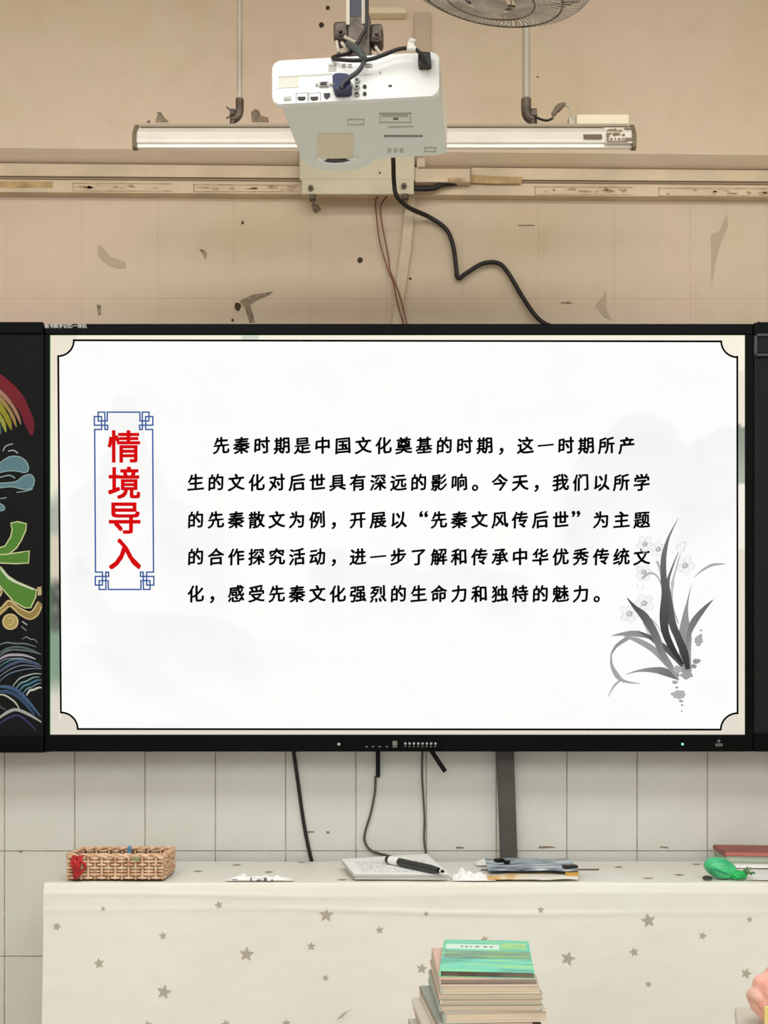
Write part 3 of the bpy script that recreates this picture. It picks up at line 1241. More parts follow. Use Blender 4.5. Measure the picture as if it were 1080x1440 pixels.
def ridge(x, pts):
    for i in range(len(pts) - 1):
        if pts[i][0] <= x <= pts[i + 1][0]:
            t = (x - pts[i][0]) / (pts[i + 1][0] - pts[i][0])
            t = t * t * (3 - 2 * t)
            return pts[i][1] + (pts[i + 1][1] - pts[i][1]) * t
    return 9999


R1 = [(780, 680), (830, 630), (880, 583), (910, 577), (940, 590), (965, 625), (990, 615), (1015, 598), (1040, 600)]
R2 = [(84, 720), (105, 690), (140, 668), (163, 556), (185, 556), (215, 640), (245, 700), (300, 720), (340, 760)]
R3 = [(86, 800), (110, 778), (160, 860), (240, 862), (300, 866), (340, 880), (380, 915)]
R4 = [(420, 800), (470, 770), (520, 790), (600, 800), (640, 770), (700, 800), (760, 810)]
R5 = [(86, 930), (130, 900), (200, 940), (280, 960)]


def incol(x, y):
    c = (253, 253, 251)
    n = noise.noise(Vector((x * .012, y * .02, 2))) + .5 * noise.noise(Vector((x * .04, y * .05, 5)))
    for R, dep, fade in ((R1, 7.5, 190), (R2, 5.5, 170), (R3, 5.5, 110), (R4, 5.5, 90), (R5, 4, 60)):
        ry = ridge(x, R)
        if y > ry:
            k = sm(ry, ry + 4, y) * (1 - sm(fade * .4, fade, y - ry))
            k *= (.75 + .35 * n) * sm(R[0][0], R[0][0] + 30, x) * (1 - sm(R[-1][0] - 40, R[-1][0], x) * (R is not R1))
            c = (c[0] - dep * k * 1.25, c[1] - dep * k, c[2] - dep * k * .9)
    c = (c[0] - 1.4 * n, c[1] - 1.2 * n, c[2] - 1.1 * n)
    return tuple(min(254, v) for v in c)


grid('slide_panel', 84, 480, 1036.5, 1025, 238, 136, incol, picture, EM, .0006)


def arc(cx, cy, r, a0, a1, n=12):
    return [(cx + r * math.cos(math.radians(a0 + (a1 - a0) * k / n)), cy + r * math.sin(math.radians(a0 + (a1 - a0) * k / n))) for k in range(n + 1)]


corners = [((82, 480), 0, 90, 22), ((1036.5, 480), 90, 180, 22.5), ((86, 1025.5), 270, 360, 23.5), ((1036.5, 1026), 180, 270, 23)]
fc_ = []
for (c, a0, a1, r_), col in zip(corners, ((238, 228, 210), (250, 243, 226), (222, 215, 202), (228, 220, 206))):
    ox, oy = c
    sx = -4 if ox < 500 else 3
    sy = -3 if oy < 700 else 3
    fc_.append(([(ox + sx, oy + sy)] + [(ox + sx, oy + (r_ if oy < 700 else -r_))] * 0 + arc(ox, oy, r_, a0, a1), col, .0009))
for q in fc_:
    flat('slide_corner', [q], picture, EM)


def stroke(pts, w, c, off, closed=False):
    """polyline of constant or varying width as one list of quads in pixel space"""
    out = []
    n = len(pts)
    L_, R_ = [], []
    for i in range(n):
        a = pts[max(i - 1, 0)]
        b = pts[min(i + 1, n - 1)]
        if closed:
            a = pts[(i - 1) % n]
            b = pts[(i + 1) % n]
        dx, dy = b[0] - a[0], b[1] - a[1]
        l = math.hypot(dx, dy) or 1
        ww = (w[i] if isinstance(w, list) else w) / 2
        nx, ny = -dy / l * ww, dx / l * ww
        L_.append((pts[i][0] + nx, pts[i][1] + ny))
        R_.append((pts[i][0] - nx, pts[i][1] - ny))
    m = n if closed else n - 1
    for i in range(m):
        j = (i + 1) % n
        cc = c if not isinstance(c, list) else [c[i], c[j], c[j], c[i]]
        out.append(([L_[i], L_[j], R_[j], R_[i]], cc, off))
    return out


def seg_lines(pts, w, c, off):
    """straight segments with square ends (right angles stay crisp)"""
    out = []
    for a, b in zip(pts[:-1], pts[1:]):
        dx, dy = b[0] - a[0], b[1] - a[1]
        l = math.hypot(dx, dy) or 1
        ux, uy = dx / l * w / 2, dy / l * w / 2
        nx, ny = -uy, ux
        out.append(([(a[0] - ux + nx, a[1] - uy + ny), (b[0] + ux + nx, b[1] + uy + ny), (b[0] + ux - nx, b[1] + uy - ny), (a[0] - ux - nx, a[1] - uy - ny)], c, off))
    return out


bl = []
BLK = (4, 4, 4)
bl += seg_lines([(104, 478.7), (1014, 480.3)], 2.8, BLK, .0012)
bl += seg_lines([(1036.6, 502), (1037, 1003)], 2.7, BLK, .0012)
bl += seg_lines([(1013, 1026), (109.5, 1025.2)], 2.8, BLK, .0012)
bl += seg_lines([(85.8, 1002), (82, 501)], 2.7, BLK, .0012)
bl += stroke(arc(82, 479, 22, 0, 90), 2.7, BLK, .0012)
bl += stroke(arc(1036.5, 480, 22.5, 90, 180), 2.7, BLK, .0012)
bl += stroke(arc(86, 1025.5, 23.5, 270, 360), 2.7, BLK, .0012)
bl += stroke(arc(1036.8, 1026.5, 23.5, 180, 270), 2.7, BLK, .0012)
flat('slide_border', bl, picture, EM)

# title frame with knotted corners
knot = [(287, 52), (165, 52), (165, 118), (97, 118), (97, 52), (147, 52), (147, 182), (168, 182), (168, 150), (68, 150), (68, 85), (122, 85), (122, 182), (70, 182), (70, 717)]
BL = (62, 96, 158)
tl = []
for mx_ in (0, 1):
    for my_ in (0, 1):
        q = []
        for x, y in knot:
            if mx_:
                x = 575 - x
            if my_:
                y = 1434 - y
            x += 8 * (y - 50) / 1334
            q.append((120 + x / 5.336, 570 + y / 5.336))
        tl += seg_lines(q, 2.1, BL, .0012)
flat('title_frame', tl, picture, EM)

# ---- text
GL = {}


def glyph(ch, bold):
    key = (ch, bold)
    if key in GL:
        return GL[key]
    cu = bpy.data.curves.new('t', 'FONT')
    cu.body = ch
    cu.size = 1.0
    cu.offset = bold
    cu.resolution_u = 3
    cu.fill_mode = 'FRONT'
    ob = bpy.data.objects.new('t', cu)
    COL.objects.link(ob)
    bpy.context.view_layer.update()
    dg = bpy.context.evaluated_depsgraph_get()
    ev = ob.evaluated_get(dg)
    me = ev.to_mesh()
    vs = [(v.co.x, v.co.y) for v in me.vertices]
    fs = [tuple(p.vertices) for p in me.polygons]
    ev.to_mesh_clear()
    bpy.data.objects.remove(ob)
    bpy.data.curves.remove(cu)
    GL[key] = (vs, fs)
    return GL[key]


def bounds(vs):
    xs = [v[0] for v in vs]
    ys = [v[1] for v in vs]
    return min(xs), max(xs), min(ys), max(ys)


NIB = {'round': ((-1, 0), (1, 0), (0, 1), (0, -1), (0, 0)),
       'brush': ((-1, .6), (1, -.6), (.2, .85), (-.2, -.85), (.9, .1), (-.9, -.1), (.5, .5), (-.5, -.5), (0, 0)),
       'square': ((-1, -1), (-1, 1), (1, 1), (1, -1), (0, 1), (0, -1), (1, 0), (-1, 0), (0, 0))}


def text_mesh(name, items, parent, m, col, off=.0014, nib='round'):
    """items: (char, bold, fn) where fn maps glyph coords to pixels"""
    verts, faces = [], []
    for ch, bold, fn in items:
        vs, fs = glyph(ch, 0.0)
        for q_, (ax, ay) in enumerate(NIB.get(nib, NIB['round'])):
            i0 = len(verts)
            for v in vs:
                x, y = fn(v[0], v[1])
                verts.append(S(x + ax * bold, y + ay * bold, off + q_ * .00002))
            faces += [tuple(i + i0 for i in f_) for f_ in fs]
    me = bpy.data.meshes.new(name)
    me.from_pydata(verts, [], faces)
    o = link(name, me, m, parent)
    o['kind'] = 'stuff'
    return o


REF = bounds(glyph('国', 0)[0])
EMS = (REF[1] - REF[0]) / 0.80          # em from the width of a full-square glyph
CXR, CYR = (REF[0] + REF[1]) / 2, (REF[2] + REF[3]) / 2
EMB = 0.0

BODY_BOLD = 0.75
ROWS = [(297, 627, '先秦时期是中国文化奠基的时期，这一时期所产'),
        (261, 679, '生的文化对后世具有深远的影响。今天，我们以所学'),
        (261, 731.5, '的先秦散文为例，开展以“先秦文风传后世”为主题'),
        (261, 783.5, '的合作探究活动，进一步了解和传承中华优秀传统文'),
        (261, 835.5, '化，感受先秦文化强烈的生命力和独特的魅力。')]
for sx, cyp, s_ in ROWS:
    items = []
    for k, ch in enumerate(s_):
        cxp = sx + 28.5 * (k + .5)
        sc_ = 26.4 / EMS
        if ch in '，。':
            def fn(x, y, cxp=cxp, cyp=cyp, sc_=sc_):
                return cxp + (x - CXR) * sc_ + 1.5, cyp - (y - CYR) * sc_ * 1.05
        elif ch in '“”':
            b_ = bounds(glyph(ch, EMB)[0])

            def fn(x, y, cxp=cxp, cyp=cyp, b_=b_, ch=ch):
                u = (x - (b_[0] + b_[1]) / 2) / (b_[1] - b_[0])
                v = (y - (b_[2] + b_[3]) / 2) / (b_[3] - b_[2])
                return cxp + (7 if ch == '“' else -7) + u * 11, cyp - 8.5 - v * 8
        else:
            def fn(x, y, cxp=cxp, cyp=cyp, sc_=sc_):
                u, v = (x - CXR) * sc_, (y - CYR) * sc_
                # regular-script feel: rising horizontals, slightly narrower body, flared lower corners
                uu = u * (.93 - .006 * v * .6) + .10 * math.sin(v * .35)
                vv = v * .98 + .085 * u - .0035 * u * u * (1 if v > 0 else -.6)
                return cxp + uu, cyp - vv
        items.append((ch, BODY_BOLD, fn))
    text_mesh('slide_text', items, picture, emit_mat('slide_black', (6, 6, 6)) if 'slide_black' not in MATS else MATS['slide_black'], None, nib='brush')

items = []
for ch, bb in zip('情境导入', ((151.5, 605, 197.5, 651), (152, 656, 197.5, 702), (153, 706.5, 198, 751), (153, 757, 198.5, 801))):
    b_ = bounds(glyph(ch, 0.0)[0])

    def fn(x, y, b_=b_, bb=bb):
        u = (x - b_[0]) / (b_[1] - b_[0])
        v = (y - b_[2]) / (b_[3] - b_[2])
        return bb[0] + 1.1 + u * (bb[2] - bb[0] - 2.2), bb[3] - 1.1 - v * (bb[3] - bb[1] - 2.2)
    text_mesh('slide_title', [(ch, .95, fn)], picture, emit_mat('slide_red', (214, 14, 18)) if 'slide_red' not in MATS else MATS['slide_red'], None, nib='square')

# ---- ink orchid
oc = []
OF = .0016


def o2(x, y):
    return (840 + x / 4.8, 710 + y / 4.8)


def leaf(pts, g0, g1=None, mult=1.0):
    global OF
    c = catmull([(x, y, w) for x, y, w in pts], 7)
    n = len(c)
    g1 = g0 if g1 is None else g1
    p = [o2(a, b) for a, b, w in c]
    w = [q[2] / 4.8 * mult for q in c]
    cols = [tuple([g0 + (g1 - g0) * i / n] * 3) for i in range(n)]
    OF += .00002
    oc.extend(stroke(p, w, cols, OF))


def ploop(cx, cy, rx, ry, ang, g, w=2.6):
    global OF
    OF += .00001
    pts = []
    for k in range(20):
        t_ = 2 * math.pi * k / 20
        x, y = rx * math.cos(t_) * (1 + .08 * math.sin(3 * t_ + cx)), ry * math.sin(t_)
        pts.append(o2(cx + x * math.cos(ang) - y * math.sin(ang), cy + x * math.sin(ang) + y * math.cos(ang)))
    oc.extend(stroke(pts, [w / 4.8 * (1 + .5 * math.sin(k * .9)) for k in range(20)], (g, g, g), OF, True))


def pblob(cx, cy, rx, ry, g, seed=1, jit=.15):
    global OF
    OF += .00001
    oc.append(([o2(*p) for p in blob_poly(cx, cy, rx, ry, 16, jit, seed)], (g, g, g), OF))


for k, (cx, cy, R_, ph) in enumerate(((320, 265, 52, .3), (410, 300, 52, .9), (590, 410, 60, .1), (312, 455, 52, 1.2), (315, 665, 60, .5), (215, 735, 60, 0))):
    for q in range(5):
        a = ph + q * 2 * math.pi / 5
        px_, py_ = cx + R_ * .62 * math.cos(a), cy + R_ * .62 * math.sin(a)
        pblob(px_, py_, R_ * .5, R_ * .36, 247 - (q % 3) * 2, k * 5 + q, .06)
        ploop(px_, py_, R_ * .52, R_ * .38, a, 202 + (q % 2) * 14)
    pblob(cx, cy, R_ * .42, R_ * .36, 222, k)
    for q in range(7):
        pblob(cx + math.cos(q * 2.4) * R_ * .22, cy + math.sin(q * 2.4) * R_ * .25, 6, 5, 140 + 9 * q, q)
ploop(565, 285, 26, 40, .5, 196)
ploop(572, 275, 16, 28, .2, 206)
ploop(290, 540, 22, 34, 0, 205)
leaf([(510, 520, 22), (500, 600, 16), (510, 700, 14), (545, 800, 10)], 200, 175)
leaf([(560, 330, 6), (530, 430, 10), (500, 540, 18)], 190)
leaf([(300, 500, 16), (350, 462, 16), (400, 480, 12), (432, 545, 8)], 185)
leaf([(400, 380, 18), (420, 430, 18), (432, 490, 12)], 190)
leaf([(310, 790, 16), (340, 860, 12), (380, 940, 10)], 195)
leaf([(360, 770, 14), (390, 800, 10), (430, 860, 8)], 200)
leaf([(650, 490, 3), (710, 440, 14), (780, 405, 18), (865, 400, 3)], 185, 160)
leaf([(190, 1145, 3), (280, 1120, 16), (380, 1115, 38), (460, 1130, 52), (548, 1182, 6)], 165, 105)
leaf([(92, 1010, 10), (95, 1080, 20), (130, 1150, 34), (180, 1190, 20), (290, 1208, 3)], 165, 170)
leaf([(160, 1178, 12), (110, 1225, 14), (68, 1300, 3)], 165, 190)
leaf([(210, 895, 30), (130, 950, 22), (90, 1012, 10)], 150, 150)
leaf([(180, 885, 10), (280, 920, 36), (380, 980, 42), (470, 1070, 42), (545, 1160, 26)], 165, 150)
leaf([(96, 884, 4), (170, 872, 24), (260, 870, 40), (360, 895, 26), (420, 930, 20)], 160, 130)
leaf([(600, 1130, 70), (590, 1000, 80), (590, 880, 88), (592, 760, 44), (606, 660, 14), (632, 540, 2)], 150, 150)
leaf([(780, 640, 3), (720, 700, 28), (650, 790, 46), (618, 870, 30), (600, 960, 20)], 105, 140)
leaf([(270, 850, 4), (370, 905, 30), (450, 960, 38), (520, 1020, 46), (570, 1090, 20)], 100, 85)
leaf([(200, 630, 6), (250, 690, 26), (320, 760, 56), (390, 880, 54), (430, 990, 46), (490, 1090, 40), (545, 1175, 10)], 70, 165)
leaf([(545, 320, 4), (505, 420, 12), (475, 520, 22), (480, 640, 44), (505, 800, 50), (545, 900, 50), (585, 1000, 54), (610, 1110, 30)], 120, 60)
leaf([(545, 90, 2), (480, 220, 16), (447, 350, 36), (445, 480, 42), (455, 600, 48), (450, 740, 64), (455, 850, 52), (500, 960, 42), (575, 1075, 16)], 130, 50)
for k, (cx, cy, rx, ry, g) in enumerate(((600, 1150, 42, 26, 160), (650, 1090, 22, 14, 150), (667, 1055, 30, 18, 150), (682, 915, 32, 28, 172), (698, 848, 9, 8, 175), (694, 883, 15, 11, 168), (680, 942, 16, 14, 176), (520, 1198, 22, 12, 170), (548, 1280, 48, 30, 180), (563, 1325, 16, 10, 172), (570, 1352, 9, 7, 160), (568, 1392, 6, 6, 170), (535, 1232, 12, 8, 170), (540, 1110, 30, 24, 175))):
    pblob(cx, cy, rx, ry, g, k + 40, .2)
flat('orchid_painting', oc, picture, EM)

# ---- lower frame controls, sticker
cp = bz('control_panel', 482, 1038.5, 625, 1054, d=BZ - .003, th=.006, m=mat('piano_black', (5, 5, 6), rough=.3, spec=.08), bev=.001)
bm = B()
for k in range(8):
    c = P(570 + k * 6.05, 1045.6, BZ - .004)
    cyl(bm, c, c + Vector((0, .002, 0)), .0034, 10)
obj('button_icons', bm, mat('pale_button_print', (168, 166, 160), rough=.5), cp)
bm = B()
for k in range(8):
    pbox(bm, 568.5 + k * 6.05, 1049, 571 + k * 6.05, 1050.5, BZ - .0038, .002)
for a in (515.5, 524.5, 534, 544):
    pbox(bm, a - 1.5, 1049, a + 1.5, 1051, BZ - .0038, .002)
obj('button_labels', bm, mat('dim_button_print', (104, 104, 100), rough=.5), cp)['kind'] = 'stuff'
bm = B()
pbox(bm, 552, 1042, 558.5, 1048.5, BZ - .0045, .002)
pbox(bm, 552, 1049.5, 558.5, 1051, BZ - .0038, .002)
obj('sensor_window', bm, mat('grey_sensor', (120, 120, 114), rough=.4), cp)
bm = B()
c = P(476.5, 1046.5, BZ - .002)
cyl(bm, c, c + Vector((0, .004, 0)), .0042, 12)
obj('power_button', bm, mat('pale_button', (176, 174, 168), rough=.4), fb)
bm = B()
c = P(960, 1046.5, BZ - .002)
cyl(bm, c, c + Vector((0, .004, 0)), .0036, 12)
obj('status_light', bm, emit_mat('green_led', (150, 255, 210)), fb)
bm = B()
c = P(1011, 1042, BZ - .0012)
cyl(bm, c, c + Vector((0, .003, 0)), .0045, 10)
pbox(bm, 1006, 1045.5, 1016, 1049.5, BZ - .0008, .002)
obj('printed_emblem', bm, mat('dim_emblem', (92, 92, 90), rough=.5), fb)
items = []
for k, ch in enumerate('板书数字记忆一体机'):
    cxp = 63.2 + 6.6 * (k + .5)

    def fn(x, y, cxp=cxp):
        return cxp + (x - CXR) * 6.9 / EMS, 459.2 - (y - CYR) * 7.0 / EMS
    items.append((ch, 0.15, fn))
text_mesh('model_lettering', items, fr, mat('white_frame_print', (206, 204, 196), rough=.5), None, off=SD - BZ + .0005)

# ---- left chalkboard
lb = thing('chalkboard', 'black chalkboard with coloured chalk drawing left of screen', 'board', P(-300, 1057, SD) + Vector((0, .08, 0)))
LBD = 3.030


def lbz(name, x0_, y0_, x1_, y1_, d, th, m, bev=.002):
    bm = B()
    pbox(bm, x0_, y0_, x1_, y1_, d, th, bev=bev)
    return obj(name, bm, m, lb)


lbz('frame', -860, 452.5, 60.3, 469, LBD, .08, M_BEZEL)
lbz('frame', -860, 1035, 60.8, 1058.5, LBD, .08, M_BEZEL)
lbz('frame', 59.8, 469, 60.9, 1035, LBD + .001, .06, M_BLACK, 0)
lbz('frame', -860, 469, -845, 1035, LBD, .08, M_BEZEL)
surf = lbz('writing_surface', -845, 469, 59.9, 1035, LBD + .006, .05, M_BOARD, 0)
CH = []
CO = [0.0]
LOFF = SD - (LBD + .006)


def chalk(pts, w, c, c2=None):
    CO[0] += .00002
    q = [(min(a, 59.0), b, c_) for a, b, c_ in catmull([(p[0], p[1], (p[2] if len(p) > 2 else 1.0)) for p in pts], 6)]
    n = len(q)
    cols = [mixc(c, c2 or c, i / n) for i in range(n)]
    CH.extend(stroke([(a, b) for a, b, _ in q], [w * k for _, _, k in q], cols, LOFF + .0006 + CO[0]))


def cfill(pts, c):
    CO[0] += .00002
    q = catmull([tuple(p) for p in pts] + [tuple(pts[0])], 5)[:-1]
    CH.append((q, c, LOFF + .0006 + CO[0]))
    return q


# rainbow (arc around a centre to the left of the frame)
def arcpts(cx, cy, rx, ry, a0, a1, n=10):
    return [(cx + rx * math.cos(math.radians(a0 + (a1 - a0) * k / n)), cy + ry * math.sin(math.radians(a0 + (a1 - a0) * k / n)), 1.0) for k in range(n + 1)]


for rx, w, c, c2 in ((110, 17, (132, 44, 54), (104, 34, 44)), (98, 6, (168, 138, 116), (150, 110, 90)), (91, 6, (150, 146, 110), (150, 120, 70)), (83, 9, (168, 172, 48), (130, 124, 44)), (75, 7, (120, 156, 70), (150, 150, 70)), (67, 8, (88, 142, 156), (70, 100, 110))):
    pts = arcpts(-64, 624, rx, rx * .98, -100, -18 + (110 - rx) * .16 + (12 if rx == 110 else 0))
    pts = [(x, y, 1.0 if i < 8 else (.8 if i < 10 else .25)) for i, (x, y, _) in enumerate(pts)]
    chalk(pts, w, c, c2)
TEAL, TEALL, WH = (92, 126, 136), (140, 166, 170), (176, 182, 182)
chalk([(5, 635), (9, 628), (19, 624.5)], 1.3, WH)
chalk([(12, 635), (20, 634), (26, 638)], 1.5, WH)
for poly in ([(-30, 656), (0, 652), (14, 643), (28, 643), (38, 650), (41, 660), (36, 665), (24, 663), (10, 663), (-10, 668), (-30, 672)],
             [(-30, 681), (0, 680), (22, 678), (34, 670), (44, 668), (49, 675), (46, 686), (36, 689), (16, 685), (-8, 688), (-30, 690)],
             [(-20, 708), (0, 708), (6, 712), (7, 717), (0, 719), (-20, 720)]):
    cfill(poly, TEAL)
    chalk([(p[0], p[1]) for p in poly[1:-1]], 1.4, TEALL)
chalk([(0, 672), (14, 669), (22, 673)], 1.6, TEALL)
chalk([(24, 693), (38, 691), (47, 688)], 1.2, TEALL)
chalk([(0, 702), (6, 701), (10, 700)], 1.2, TEALL)
GR, GRL = (84, 132, 56), (196, 200, 150)
for poly in ([(16, 736), (26, 734), (38, 737), (37, 746), (31, 760), (24, 771), (13, 780), (-4, 782), (-10, 774), (8, 768), (16, 755), (18, 745)],
             [(-20, 780), (8, 780), (30, 777), (42, 775), (41, 792), (24, 793), (0, 792), (-20, 791)],
             [(-8, 798), (2, 798), (12, 810), (24, 818), (40, 825), (52, 830), (51, 840), (44, 855), (36, 855), (20, 846), (4, 828), (-8, 814)]):
    CO[0] += .00002
    CH.append((poly, GR, LOFF + .0006 + CO[0]))
    CO[0] += .00002
    CH.extend(stroke(poly, 1.8, GRL, LOFF + .0006 + CO[0], True))
chalk([(2, 800), (14, 814), (30, 822), (48, 829)], 2.6, (200, 212, 190))
TN, TNL = (172, 152, 92), (204, 190, 140)
CO[0] += .0001
CH.append(([(53, 826), (59, 825), (59.5, 837), (54, 838)], (186, 168, 124), LOFF + .0006 + CO[0]))
chalk([(-6, 866), (6, 856), (14, 848), (24, 856), (34, 862), (43, 866), (50, 862), (55, 852), (58, 848)], 9, (150, 128, 76))
chalk([(-6, 862), (6, 852), (14, 845), (24, 852), (34, 858), (43, 861), (48, 857), (54, 847)], 1.8, TNL)
chalk([(-6, 870), (14, 853), (28, 864), (42, 871), (53, 866), (60, 853)], 1.6, TNL)
chalk([(-6, 842), (1, 838), (3, 832), (0, 827)], 2.2, TNL)
CO[0] += .0001
CH.append((arc(15.5, 874.5, 11, 0, 345, 20), TN, LOFF + .0006 + CO[0]))
CO[0] += .00002
CH.extend(stroke(arc(15.5, 874.5, 10.5, 0, 342, 20), 2.0, TNL, LOFF + .0006 + CO[0], True))
chalk([(12, 870), (18, 869), (20, 874), (16, 879), (12, 877)], 1.3, TNL)
chalk([(32, 874), (39, 879)], 1.6, WH)
chalk([(31, 881), (38, 887)], 1.4, (140, 140, 136))
wv = [((32, 899), (44, 899), (54, 904), 1.6, (120, 130, 134)), ((-4, 909), (22, 905), (52, 910), 2.0, (110, 124, 128)), ((-4, 921), (26, 910), (58, 920), 3.0, (84, 100, 104)),
      ((-4, 926), (20, 914), (60, 921), 1.6, (120, 130, 134)), ((-4, 930), (22, 921), (51, 927), 3.4, (168, 164, 176)), ((-4, 941), (24, 927), (56, 934), 1.6, (90, 140, 150)),
      ((-4, 948), (30, 930), (61, 938), 4.2, (74, 84, 112)), ((-4, 955), (30, 936), (62, 941), 1.4, (120, 130, 144)), ((-4, 962), (24, 944), (62, 941), 1.6, (100, 120, 140)),
      ((19, 965), (36, 951), (62, 948), 1.8, (160, 178, 176)), ((22, 970), (38, 958), (57, 952), 2.0, (120, 160, 166)), ((26, 974), (42, 962), (63, 956), 3.0, (70, 120, 140)),
      ((32, 977), (46, 966), (62, 961), 1.6, (120, 150, 166)), ((38, 978), (48, 970), (63, 968), 3.0, (190, 196, 186)), ((-4, 966), (26, 972), (58, 1008), 5.0, (66, 92, 124)),
      ((-4, 973), (24, 978), (50, 1006), 5.0, (56, 78, 108)), ((-4, 977), (18, 984), (30, 1000), 2.4, (176, 188, 172)), ((-4, 1013), (24, 998), (60, 1016), 4.2, (164, 164, 166)),
      ((-4, 1021), (26, 1006), (52, 1027), 3.0, (58, 58, 96)), ((-4, 994), (4, 996), (10, 1001), 1.4, (100, 100, 104)), ((-4, 935), (20, 926), (45, 930), 1.2, (140, 140, 156))]
for a, b, c, w, col in wv:
    m1 = ((a[0] + b[0]) / 2, (a[1] + b[1]) / 2 - 3)
    m2 = ((c[0] + b[0]) / 2, (c[1] + b[1]) / 2 - 2)
    chalk([(a[0], a[1], .5), (m1[0], m1[1], 1), (b[0], b[1], 1), (m2[0], m2[1], .9), (c[0], c[1], .4)], w, col)
flat('chalk_drawing', CH, surf, mat_attr('chalk', False, .95))

# ---- right side board
rb = thing('side_board', 'plain charcoal side board at right of the screen', 'board', P(1300, 1057, SD) + Vector((0, .08, 0)))


def rbz(name, x0_, y0_, x1_, y1_, d, th, m, bev=.002):
    bm = B()
    pbox(bm, x0_, y0_, x1_, y1_, d, th, bev=bev)
    return obj(name, bm, m, rb)


rbz('frame', 1060.5, 453.5, 1900, 470, 3.033, .08, M_BEZEL)
rbz('frame', 1060.5, 1031, 1900, 1057, 3.033, .08, M_BEZEL)
rbz('writing_surface', 1060.5, 470, 1900, 1031, 3.036, .06, M_BOARD_R, .001)
rbz('frame', 1885, 470, 1900, 1031, 3.033, .08, M_BEZEL)
bm = B()
for q in ((1061, 469, 1100, 472.5), (1061, 497, 1100, 500.5), (1061, 469, 1065, 500)):
    pbox(bm, q[0], q[1], q[2], q[3], 3.026, .012, bev=.001)
lh = obj('latch_frame', bm, mat('dark_grey_latch', (62, 62, 64), rough=.4), rb)
bm = B()
pbox(bm, 1064, 472, 1100, 497, 3.031, .006, bev=.002)
obj('latch_plate', bm, M_BLACK, rb)
bm = B()
pbox(bm, 1067, 453, 1100, 456, 3.05, .03)
c = P(1067, 454, 3.06)
cyl(bm, c, c + Vector((0, .01, 0)), .004, 10)
obj('top_catch', bm, M_BLACK, rb)

# ---------------------------------------------------------------- table and star-printed cloth
TZ = 0.779
XL = -0.834
XR = 1.95
YF, YB = -0.43, -0.045
tb = thing('teacher_table', 'wooden table hidden beneath the star-printed tablecloth', 'table', ((XL + XR) / 2, (YF + YB) / 2, 0))
M_WOOD = mat('plain_wood', (176, 140, 100), rough=.6, var=.2, scale=6)
bm = B()
box(bm, XL + .012, XR - .012, YF + .012, YB - .004, TZ - .030, TZ - .0015, .003)
obj('tabletop', bm, M_WOOD, tb)
for x in (XL + .05, XR - .05):
    for y in (YF + .05, YB - .04):
        bm = B()
        box(bm, x - .022, x + .022, y - .022, y + .022, 0, TZ - .03, .003)
        obj('leg', bm, M_WOOD, tb)


def sag(x, z):
    """how far the hanging cloth stands out from the table edge"""
    h = TZ - z
    k = sm(.0, .5, h)
    d_ = .004 + k * .022 * (.5 + .5 * math.sin(x * 7.5 + .6)) + .006 * k * noise.noise(Vector((x * 6, z * 4, 0)))
    # long sideways fold lines left from packing
    for zz, am, ph in ((.069, .0034, 0), (.026, .0022, 2.)):
        c = zz + .006 * math.sin(x * 2.2 + ph) + .003 * math.sin(x * 6 + ph)
        d_ += am * math.exp(-((h - c) / .0045) ** 2) * (.4 + .6 * max(0, math.sin(x * 3.1 + 1 + ph)))
    d_ += .0012 * noise.noise(Vector((x * 18, z * 22, 4)))
    return d_


M_CLOTH = mat('cream_plastic_cloth', (237, 237, 228), rough=.42, col2=(236, 230, 219), scale=2.2, bump=.03, bscale=35, spec=.45)
verts, faces = [], []
NX = 360
rows = []
# top rows
r_ed = .006
for j in range(13):
    y = YB + (YF + r_ed - YB) * j / 12
    rows.append(('t', y, TZ))
for j in range(1, 5):
    a = math.pi / 2 * j / 4
    rows.append(('c', YF + r_ed - r_ed * math.sin(a), TZ - r_ed + r_ed * math.cos(a)))
zz = TZ - r_ed
for j in range(1, 101):
    rows.append(('f', YF, zz - (zz - .12) * (j / 100) ** 1.15))
for (k, y, z) in rows:
    for i in range(NX + 1):
        x = XL + (XR - XL) * i / NX
        if k == 't':
            zz_ = z + .0010 * noise.noise(Vector((x * 9, y * 16, 1)))
            verts.append((x, y, zz_))
        elif k == 'c':
            verts.append((x, y, z))
        else:
            verts.append((x, y - sag(x, z) + sag(x, TZ) * .9 * (1 - sm(0, .03, TZ - z)), z))
for j in range(len(rows) - 1):
    for i in range(NX):
        a = j * (NX + 1) + i
        faces.append((a, a + 1, a + NX + 2, a + NX + 1))
# left hanging side
nS = 24
base = len(verts)
side_rows = [(k, z) for (k, y, z) in rows if k == 'f']
for (k, z) in side_rows:
    h = TZ - z
    for i in range(nS + 1):
        y = YF + (YB - YF) * i / nS
        yf = y - (sag(XL, z) if i == 0 else 0) * (1 - i / nS)
        verts.append((XL - (.002 + .012 * sm(0, .5, h) * (.5 + .5 * math.sin(y * 22 + 1))) * (0 if i == 0 else 1), yf, z))
for j in range(len(side_rows) - 1):
    for i in range(nS):
        a = base + j * (nS + 1) + i
        faces.append((a, a + nS + 1, a + nS + 2, a + 1))
